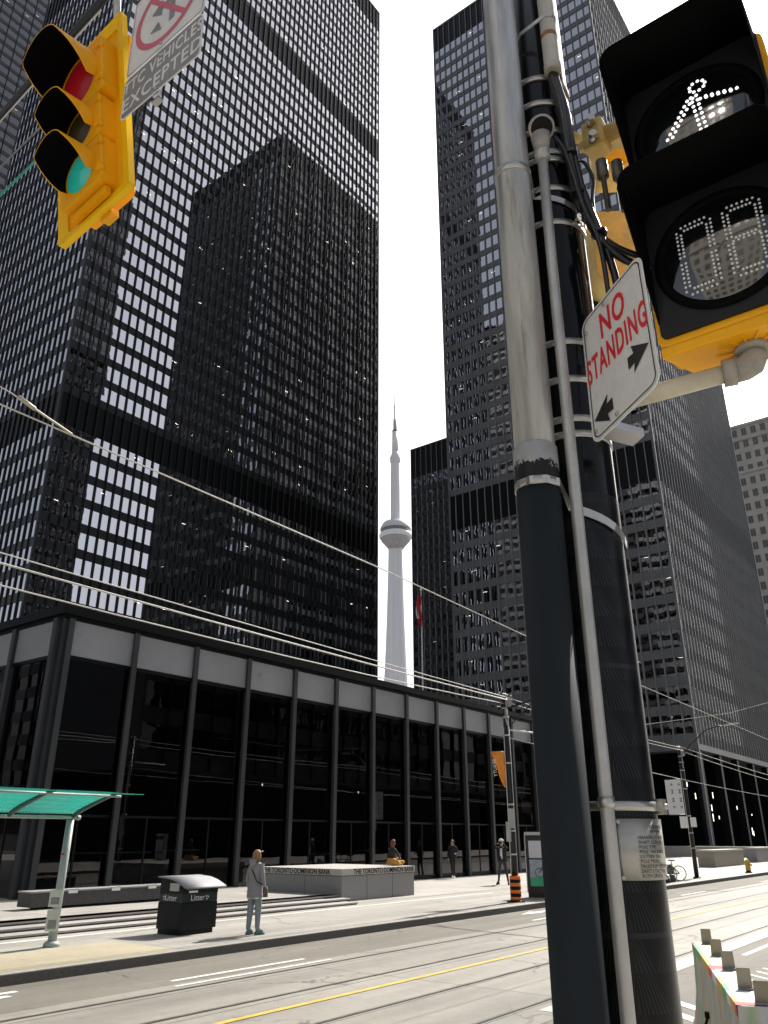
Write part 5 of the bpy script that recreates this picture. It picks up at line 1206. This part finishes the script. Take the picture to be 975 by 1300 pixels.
# ------------------------------------------------------------------ concrete barrier
def barrier():
    far, near = Vector((9.66, 3.06, 0)), Vector((6.38, 1.74, 0))
    d = (far - near); Lb = d.length; d.normalize(); nl = Vector((-d.y, d.x, 0))     # nl: side facing the road (left face)
    t = thing('concrete_barrier', 'painted concrete road barrier with a brightly taped top edge', 'barrier', tuple(near))
    PAINT = mat('chalked_concrete', (.52, .50, .44), .75, var=.18, scale=6, dirt=((.30, .34, .26), 2.6, .52))
    nt = PAINT.node_tree; L = nt.links.new; bs = nt.nodes['Principled BSDF']
    nz = nd(nt, 'ShaderNodeTexNoise'); nz.inputs['Scale'].default_value = 2.6; nz.inputs['Detail'].default_value = 4
    geo = nd(nt, 'ShaderNodeNewGeometry'); mp = nd(nt, 'ShaderNodeMapping'); mp.inputs['Scale'].default_value = (1.6, 1.6, .5); mp.inputs['Location'].default_value = (3, 1, 2); L(geo.outputs['Position'], mp.inputs[0]); L(mp.outputs[0], nz.inputs['Vector'])
    cr = nd(nt, 'ShaderNodeValToRGB'); E_ = cr.color_ramp.elements
    E_[0].position = .32; E_[0].color = (.25, .48, .24, 1); E_[1].position = .72; E_[1].color = (.58, .32, .16, 1)
    for p_, c_ in ((.42, (.48, .48, .40, 1)), (.52, (.55, .54, .50, 1)), (.60, (.50, .54, .62, 1)), (.66, (.55, .47, .16, 1))):
        e = cr.color_ramp.elements.new(p_); e.color = c_
    mrr = nd(nt, 'ShaderNodeMapRange'); mrr.inputs[1].default_value = .36; mrr.inputs[2].default_value = .64; mrr.inputs[3].default_value = .3; mrr.inputs[4].default_value = .75; L(nz.outputs['Fac'], mrr.inputs[0]); L(mrr.outputs[0], cr.inputs[0])
    mx = nd(nt, 'ShaderNodeMix', data_type='RGBA'); mx.inputs[0].default_value = .75; L(bs.inputs['Base Color'].links[0].from_socket, mx.inputs[6]); L(cr.outputs[0], mx.inputs[7]); L(mx.outputs[2], bs.inputs['Base Color'])
    prof = [(.10, 1.0), (.125, .55), (.17, .32), (.30, .10), (.30, 0.01), (-.30, .01), (-.30, .10), (-.17, .32), (-.125, .55), (-.10, 1.0)]
    b = MB(); b.rings([[near + d * s + nl * u + Vector((0, 0, z)) for u, z in prof] for s in (0, Lb)], 0, False); b.build('body', PAINT, t, bevel=.008)
    TP = [mat('tape_red', (.65, .02, .02), .5, var=.1), mat('tape_white', (.72, .72, .74), .5, var=.06), mat('tape_yellow', (.62, .36, .03), .5, var=.1), mat('tape_green', (.07, .42, .13), .5, var=.1), mat('pale_yellow_paint', (.62, .60, .36), .6, var=.1), mat('pale_green_paint', (.50, .66, .46), .6, var=.1)]
    # taped edge and painted top: pieces from near to far
    cuts = [(0, .13, 0), (.13, .34, 2), (.34, .56, 1), (.56, .86, 3), (.86, 1.22, 2), (1.22, 1.55, 1), (1.55, 1.85, 0), (1.85, 2.25, 2), (2.25, 2.55, 2), (2.55, 2.9, 3), (2.9, 3.4, 3), (3.4, Lb, 0)]
    for s0, s1, c in cuts:
        b = MB()
        for u0, u1, z0, z1 in ((.075, .103, 1.0025, 1.0025),):
            pass
        A = [near + d * s + nl * u + Vector((0, 0, z)) for s, u, z in ((s0, .104, .93), (s1, .104, .93), (s1, .1025, 1.004), (s0, .1025, 1.004))]
        B = [near + d * s + nl * u + Vector((0, 0, z)) for s, u, z in ((s0, .1025, 1.004), (s1, .1025, 1.004), (s1, .075, 1.004), (s0, .075, 1.004))]
        A = [p + nl * .004 for p in A]; B[0] += nl * .004; B[1] += nl * .004
        b.face(A); b.face(B); b.build('edge_tape', TP[c], t)
    for s0, s1, c in ((.02, .13, 0), (.13, .75, 1), (.75, 1.3, 5), (1.3, 1.62, 1), (1.62, 1.85, 0), (1.85, 2.6, 4), (2.6, 3.2, 5), (3.2, Lb, 4)):
        b = MB(); b.face([near + d * s + nl * u + Vector((0, 0, 1.003)) for s, u in ((s0, .074), (s1, .074), (s1, -.095), (s0, -.095))]); b.build('top_paint', TP[c], t, fix=False)
    b = MB(); b.face([near - d * .003 + nl * u + Vector((0, 0, z)) for u, z in ((.06, .45), (-.07, .45), (-.07, .8), (.06, .8))]); b.build('orange_panel', mat('end_orange', (.60, .26, .02), .6, var=.1), t, fix=False)
    # dark lifting loop marks
    for s in (.7, 2.2):
        c = near + d * s + nl * .135 + Vector((0, 0, .56)); b = MB(); b.lathe([(.028, -.01), (.034, .02), (.02, .03)], c, 10, M=nl.to_track_quat('Z', 'Y').to_matrix()); b.tube([c, c + nl * .03 - Vector((0, 0, .07))], .012, 6); b.build('lifting_loop', BLACK, t)
    PANB = mat('reflector_back', (.30, .265, .19), .5, var=.1, scale=8)
    words = ['nearest', 'second nearest', 'third', 'fourth', 'farthest']
    for k, s in enumerate((.06, .64, 1.60, 2.48, 3.42)):
        q = thing('reflector', f'{words[k]} square tan delineator plate standing on top of the painted barrier', 'delineator', tuple(near + d * s + Vector((0, 0, 1.006))), group='delineators on the barrier')
        c = near + d * s - nl * (.04 if k else .075)
        b = MB(); b.rings([[c + nl * u + d * .004 * e + Vector((0, 0, z)) for u, z in ((.052, 1.02), (-.052, 1.02), (-.048, 1.145), (.048, 1.145))] for e in (-1, 1)], 0, False); b.build('plate', PANB, q)
        b = MB(); b.rings([[c + nl * u + d * (.05 * e) + Vector((0, 0, z)) for u, z in ((.05, 1.007), (-.05, 1.007), (-.05, 1.02), (.05, 1.02))] for e in (-1, 1)], 0, False); b.build('foot', mat('reflector_foot', (.16, .165, .19), .5, var=.1), q)
barrier()

# ------------------------------------------------------------------ people
def figure(label, loc, yaw, J, cols, hairdef, coat=None, extra=None, face=True):
    """J: joint name -> (x,y,z,r) in a local frame, x forward, y left."""
    t = thing('person', label, 'person', loc, (0, 0, yaw))
    names = list(J); idx = {n: i for i, n in enumerate(names)}
    E_ = [('pelvis', 'waist'), ('waist', 'chest'), ('chest', 'neck'), ('neck', 'head'), ('head', 'crown')]
    for s in 'LR':
        E_ += [('chest', 'shoulder' + s), ('shoulder' + s, 'elbow' + s), ('elbow' + s, 'wrist' + s), ('wrist' + s, 'hand' + s), ('pelvis', 'hip' + s), ('hip' + s, 'knee' + s), ('knee' + s, 'ankle' + s), ('ankle' + s, 'toe' + s)]
    me = bpy.data.meshes.new('body'); me.from_pydata([J[n][:3] for n in names], [(idx[a], idx[c]) for a, c in E_], [])
    tmp = bpy.data.objects.new('tmp_body', me); COL.objects.link(tmp)
    tmp.modifiers.new('skin', 'SKIN')
    for n in names:
        sv = me.skin_vertices[0].data[idx[n]]; sv.radius = (J[n][3], J[n][4] if len(J[n]) > 4 else J[n][3]); sv.use_root = (n == 'pelvis')
    sub = tmp.modifiers.new('sub', 'SUBSURF'); sub.levels = 2; sub.render_levels = 2
    bpy.context.view_layer.update(); dg = bpy.context.evaluated_depsgraph_get()
    m2 = bpy.data.meshes.new_from_object(tmp.evaluated_get(dg)); bpy.data.objects.remove(tmp)
    zone = {}
    for a, c in E_:
        k = a + c
        if 'ankle' in a: z = 'shoe'
        elif 'hip' in a or 'knee' in a or a == 'pelvis' and 'hip' in c: z = 'leg'
        elif a == 'wrist' + a[-1]: z = 'skin'
        elif a in ('neck', 'head'): z = 'skin'
        else: z = 'top'
        zone[(a, c)] = z
    zl_ = ['skin', 'top', 'leg', 'shoe']
    for z in zl_: m2.materials.append(cols[z])
    for p in m2.polygons:
        best = None
        for (a, c), z in zone.items():
            A, B = Vector(J[a][:3]), Vector(J[c][:3]); ab = B - A; s = max(0, min(1, (p.center - A).dot(ab) / ab.length_squared))
            dd = (p.center - (A + ab * s)).length - .5 * (J[a][3] * (1 - s) + J[c][3] * s)
            if best is None or dd < best[0]: best = (dd, z)
        p.material_index = zl_.index(best[1]); p.use_smooth = True
    o = bpy.data.objects.new('body', m2); COL.objects.link(o); o.parent = t
    # hair cap
    hx, hy, hz = J['head'][:3]; hr, hlen, hm = hairdef
    b = MB(); seg = 20
    rings_ = []
    for zz, rr0 in ((.122, .012), (.112, .046), (.09, .072), (.055, .089), (.0, .096), (-.05, .097), (-.085, .09), (-.085 - hlen, .07)):
        rr = rr0
        rings_.append([(hx + .02 + zz * .0 + rr * hr * (math.cos(2 * math.pi * k / seg) * (1.0 if math.cos(2 * math.pi * k / seg) < .2 or zz > .06 else (.62 if zz > -.02 else .3))) - .03, hy + rr * hr * math.sin(2 * math.pi * k / seg), hz + zz * hr - (.02 * math.sin(k * 2.3) + .012 * math.sin(k * 5.1) if zz < -.084 else 0)) for k in range(seg)])
    b.rings(rings_, 0, True); b.build('hair', hm, t, world=False)
    if face:
        for s_ in (-1, 1):
            b = MB(); b.box(hx + .078, hx + .088, hy + s_ * .033 - .013, hy + s_ * .033 + .013, hz + .008, hz + .022); b.build('eye', mat('eye_dark', (.02, .015, .012), .4, var=0), t, world=False)
        b = MB(); b.box(hx + .07, hx + .082, hy - .025, hy + .025, hz - .056, hz - .046); b.build('mouth', mat('lip', (.32, .12, .10), .5, var=0), t, world=False)
    # shoes
    for s_ in 'LR':
        A, B = Vector(J['ankle' + s_][:3]), Vector(J['toe' + s_][:3]); dv_ = (B - A); dv_.z = 0; ln_ = max(.12, dv_.length); dv_.normalize(); sv_ = Vector((-dv_.y, dv_.x, 0)); zb = min(A.z - .10, B.z - .045)
        zb = max(zb, 0) if J['pelvis'][2] > .5 else zb
        rr_ = []
        for q, w2, h2 in ((-.065, .02, .045), (-.045, .033, .075), (.03, .036, .095), (.10, .039, .062), (.15, .041, .05), (ln_ + .04, .024, .03)):
            c_ = A + dv_ * q; rr_.append([(c_.x + sv_.x * w2 * math.cos(t_), c_.y + sv_.y * w2 * math.cos(t_), zb + h2 * .5 + h2 * .5 * math.sin(t_)) for t_ in [2 * math.pi * k / 12 for k in range(12)]])
        b = MB(); b.rings(rr_, 0, True); b.build('shoe', cols['shoe'], t, world=False)
    # nose
    b = MB(); b.rings([[(hx + .085, hy + s * .012, hz - .01) for s in (-1, 1)] + [(hx + .085, hy, hz + .03)], [(hx + .115, hy + s * .004, hz - .008) for s in (-1, 1)] + [(hx + .1, hy, hz + .0)]]); b.build('nose', cols['skin'], t, world=False)
    if coat:
        b = MB(); zt_, zb_ = coat[1][0][0], coat[1][-1][0]; cs = []
        for (a_, c_) in zip(coat[1], coat[1][1:]):
            for q in (0, 1 / 3, 2 / 3): cs.append([u + (v - u) * q for u, v in zip(a_, c_)])
        cs.append(coat[1][-1]); rings_ = []
        for z, rx, ry, cx_, cy_ in cs:
            f_ = (zt_ - z) / max(.01, zt_ - zb_)
            fold = lambda k: 1 + f_ * (.055 * math.sin(k * .95 + 4 * f_) + .035 * math.sin(k * 1.9 + 7 * f_ + 1))
            rings_.append([(cx_ + rx * fold(k) * math.cos(2 * math.pi * k / 32), ry * fold(k) * math.sin(2 * math.pi * k / 32) + cy_, z + .012 * f_ * math.sin(k * 1.3)) for k in range(32)])
        b.rings(rings_, 0, True, False); co_ = b.build(coat[2], coat[0], t, world=False); co_.modifiers.new('solid', 'SOLIDIFY').thickness = .008
    if extra: extra(t)
    return t
SKIN = mat('skin', (.50, .30, .22), .55, var=.06, scale=20)
def std(h=1.7, **over):
    k = h / 1.7
    J = dict(pelvis=(0, 0, .95, .10, .13), waist=(0, 0, 1.10, .085, .115), chest=(0, 0, 1.30, .10, .14), neck=(0, 0, 1.47, .05), head=(.02, 0, 1.585, .085, .078), crown=(.015, 0, 1.66, .06))
    for s, q in (('L', 1), ('R', -1)):
        J['shoulder' + s] = (0, q * .17, 1.40, .055); J['elbow' + s] = (-.02, q * .22, 1.12, .04); J['wrist' + s] = (.03, q * .22, .88, .028); J['hand' + s] = (.05, q * .21, .79, .03)
        J['hip' + s] = (0, q * .09, .88, .085); J['knee' + s] = (.01, q * .09, .50, .07); J['ankle' + s] = (-.01, q * .09, .10, .052); J['toe' + s] = (.16, q * .1, .045, .045)
    J.update(over)
    return {n: tuple(v * k for v in q) for n, q in J.items()}
CLOTH = lambda n, c, r=.8: mat(n, c, r, var=.12, scale=15, bump=.1)
GREYCOAT = CLOTH('grey_coat', (.23, .23, .25)); JEANS = CLOTH('grey_jeans', (.20, .235, .26)); TEALS = CLOTH('teal_shoe', (.09, .16, .16)); BLACKC = CLOTH('black_cloth', (.012, .012, .014)); WHITEC = CLOTH('white_cloth_shirt', (.65, .64, .62)); MUST = CLOTH('mustard_skirt', (.50, .27, .05)); DKJ = CLOTH('dark_jeans', (.03, .035, .045))
BLOND = mat('blond_hair', (.27, .145, .06), .6, var=.5, scale=40, stretch=(1, 1, .2)); AUBURN = mat('auburn_hair', (.14, .05, .022), .6, var=.3, scale=40, stretch=(1, 1, .2)); BROWNH = mat('brown_hair', (.12, .06, .035), .5, var=.3, scale=40)
def ex1(t):
    b = MB(); b.tube([(.06, -.235, .92), (.08, -.235, .72)], [.05, .055], 10); b.build('bag', CLOTH('brown_bag', (.10, .075, .065)), t, world=False)
    b = MB(); rings_ = [[(rx * math.cos(2 * math.pi * k / 40) , ry * math.sin(2 * math.pi * k / 40), z + (.012 * math.sin(k * 2.6) if i == 1 else 0)) for k in range(40)] for i, (z, rx, ry) in enumerate(((.715, .148, .178), (.685, .150, .18)))]
    b.rings(rings_, 0, True, False); b.build('hem_fringe', WHITEC, t, world=False)
    b = MB(); b.tube([(-.02, .10, 1.43), (-.13, .0, 1.25), (-.12, -.16, 1.02), (.04, -.235, .93)], .012, 6); b.build('bag_strap', BLACKC, t, world=False)
    b = MB(); rr_ = [[(-.09 + .05 * math.cos(a) * w_ - .02, .085 * math.sin(a) * w_, z) for a in [2 * math.pi * k / 14 for k in range(14)]] for z, w_ in ((1.46, .9), (1.43, 1.15), (1.37, 1.0), (1.29, .45))]; b.rings(rr_, 0, True); b.build('hood', GREYCOAT, t, world=False)
    b = MB(); b.tube([(.05, -.1, 1.605), (.125, -.06, 1.605), (.125, .06, 1.605), (.05, .1, 1.605)], .006, 6); b.build('glasses', ALU, t, world=False)
figure('woman in a long grey coat and grey jeans standing at the kerb, back half turned', (13.14, 13.42, .152), R(0),
       std(1.62, elbowR=(-.01, -.235, 1.12, .05), wristR=(.07, -.235, .89, .036), handR=(.10, -.225, .80, .033), elbowL=(-.03, .23, 1.12, .05), wristL=(.04, .23, .89, .036), shoulderR=(0, -.175, 1.375, .062), shoulderL=(0, .175, 1.375, .062), hipL=(0, .09, .88, .10), hipR=(.01, -.09, .88, .10), kneeL=(-.02, .09, .5, .076), ankleL=(-.05, .10, .10, .054), toeL=(.11, .13, .045, .05), ankleR=(.06, -.07, .10, .054), toeR=(.22, -.09, .045, .05), kneeR=(.05, -.08, .5, .076)),
       dict(skin=SKIN, top=GREYCOAT, leg=JEANS, shoe=TEALS), (1.08, .015, BLOND),
       (GREYCOAT, [(1.40, .06, .085, -.01, 0), (1.35, .10, .165, -.01, 0), (1.25, .125, .178, -.005, 0), (1.05, .118, .155, 0, 0), (.9, .14, .17, 0, 0), (.70, .155, .18, 0, 0)], 'coat'), ex1)
# seated woman
Js = dict(pelvis=(0, 0, .10, .11, .14), waist=(.0, 0, .25, .09, .115), chest=(.02, 0, .46, .095, .13), neck=(.05, 0, .62, .045), head=(.09, 0, .73, .085, .078), crown=(.08, 0, .80, .06))
for s, q in (('L', 1), ('R', -1)):
    Js['shoulder' + s] = (.02, q * .16, .55, .05); Js['elbow' + s] = (.14, q * .22, .33, .038); Js['wrist' + s] = (.30, q * .10, .24, .027); Js['hand' + s] = (.36, q * .05, .24, .028)
    Js['hip' + s] = (.06, q * .10, .10, .09); Js['knee' + s] = (.40, q * .24, .12, .06); Js['ankle' + s] = (.22, -q * .06, .06, .04); Js['toe' + s] = (.16, -q * .20, .045, .034)
figure('woman with auburn hair, black top and mustard skirt sitting on the stone block', (24.55, 18.3, 1.102), R(-15), Js, dict(skin=SKIN, top=BLACKC, leg=MUST, shoe=BLACKC), (1.06, .26, AUBURN),
       (MUST, [(.24, .12, .15, 0, 0), (.15, .22, .25, .1, 0), (.03, .28, .31, .14, 0)], 'skirt'))
figure('person dressed in black walking along the hall glass with a phone in the hand', (35.6, 22.8, .175), R(200), std(1.72, kneeL=(.08, .07, .5, .058), ankleL=(.02, .07, .1, .04), toeL=(.17, .07, .045, .034), kneeR=(-.02, -.06, .5, .058), ankleR=(-.16, -.06, .13, .04), toeR=(-.02, -.07, .04, .034), elbowL=(.0, .25, 1.13, .04), wristL=(.2, .2, 1.08, .028), handL=(.27, .15, 1.10, .03)),
       dict(skin=SKIN, top=BLACKC, leg=BLACKC, shoe=WHITEC), (1.04, .04, BROWNH), (BLACKC, [(1.45, .07, .09, 0, 0), (1.40, .1, .19, 0, 0), (1.2, .13, .2, 0, 0), (.95, .14, .2, 0, 0)], 'jacket'))
def ex4(t):
    b = MB(); b.box(.12, .2, -.07, .07, 1.60, 1.69); b.tube([(.2, 0, 1.645), (.28, 0, 1.645)], .035, 12); b.build('camera_body', BLACKC, t, world=False)
    b = MB(); b.lathe([(.115, 1.70), (.112, 1.75), (.07, 1.80), (.02, 1.815)], (.0, 0, 0), 18); b.box(.08, .18, -.07, .07, 1.70, 1.712); b.build('cap', WHITEC, t, world=False)
    b = MB(); b.rings([[(.135, y, z) for y in (-.05, .05)] + [(.10, y, z) for y in (.05, -.05)] for z in (1.0, 1.42)]); b.build('shirt', WHITEC, t, world=False)
figure('man in a white cap and open black jacket raising a camera, legs apart', (32.5, 18.3, .165), R(195), std(1.76, elbowL=(.12, .30, 1.36, .04), wristL=(.19, .12, 1.55, .028), handL=(.2, .07, 1.57, .03), elbowR=(.12, -.30, 1.36, .04), wristR=(.19, -.12, 1.55, .028), handR=(.2, -.07, 1.57, .03),
       hipL=(0, .10, .88, .085), kneeL=(.06, .17, .5, .06), ankleL=(.1, .24, .1, .04), toeL=(.24, .28, .04, .035), kneeR=(-.04, -.15, .5, .06), ankleR=(-.08, -.22, .1, .04), toeR=(.06, -.26, .04, .035)),
       dict(skin=SKIN, top=BLACKC, leg=DKJ, shoe=BLACKC), (1.0, .0, BROWNH), (BLACKC, [(1.46, .07, .1, 0, 0), (1.42, .1, .19, 0, 0), (1.2, .13, .21, 0, 0), (.92, .14, .21, 0, 0)], 'jacket'), ex4)
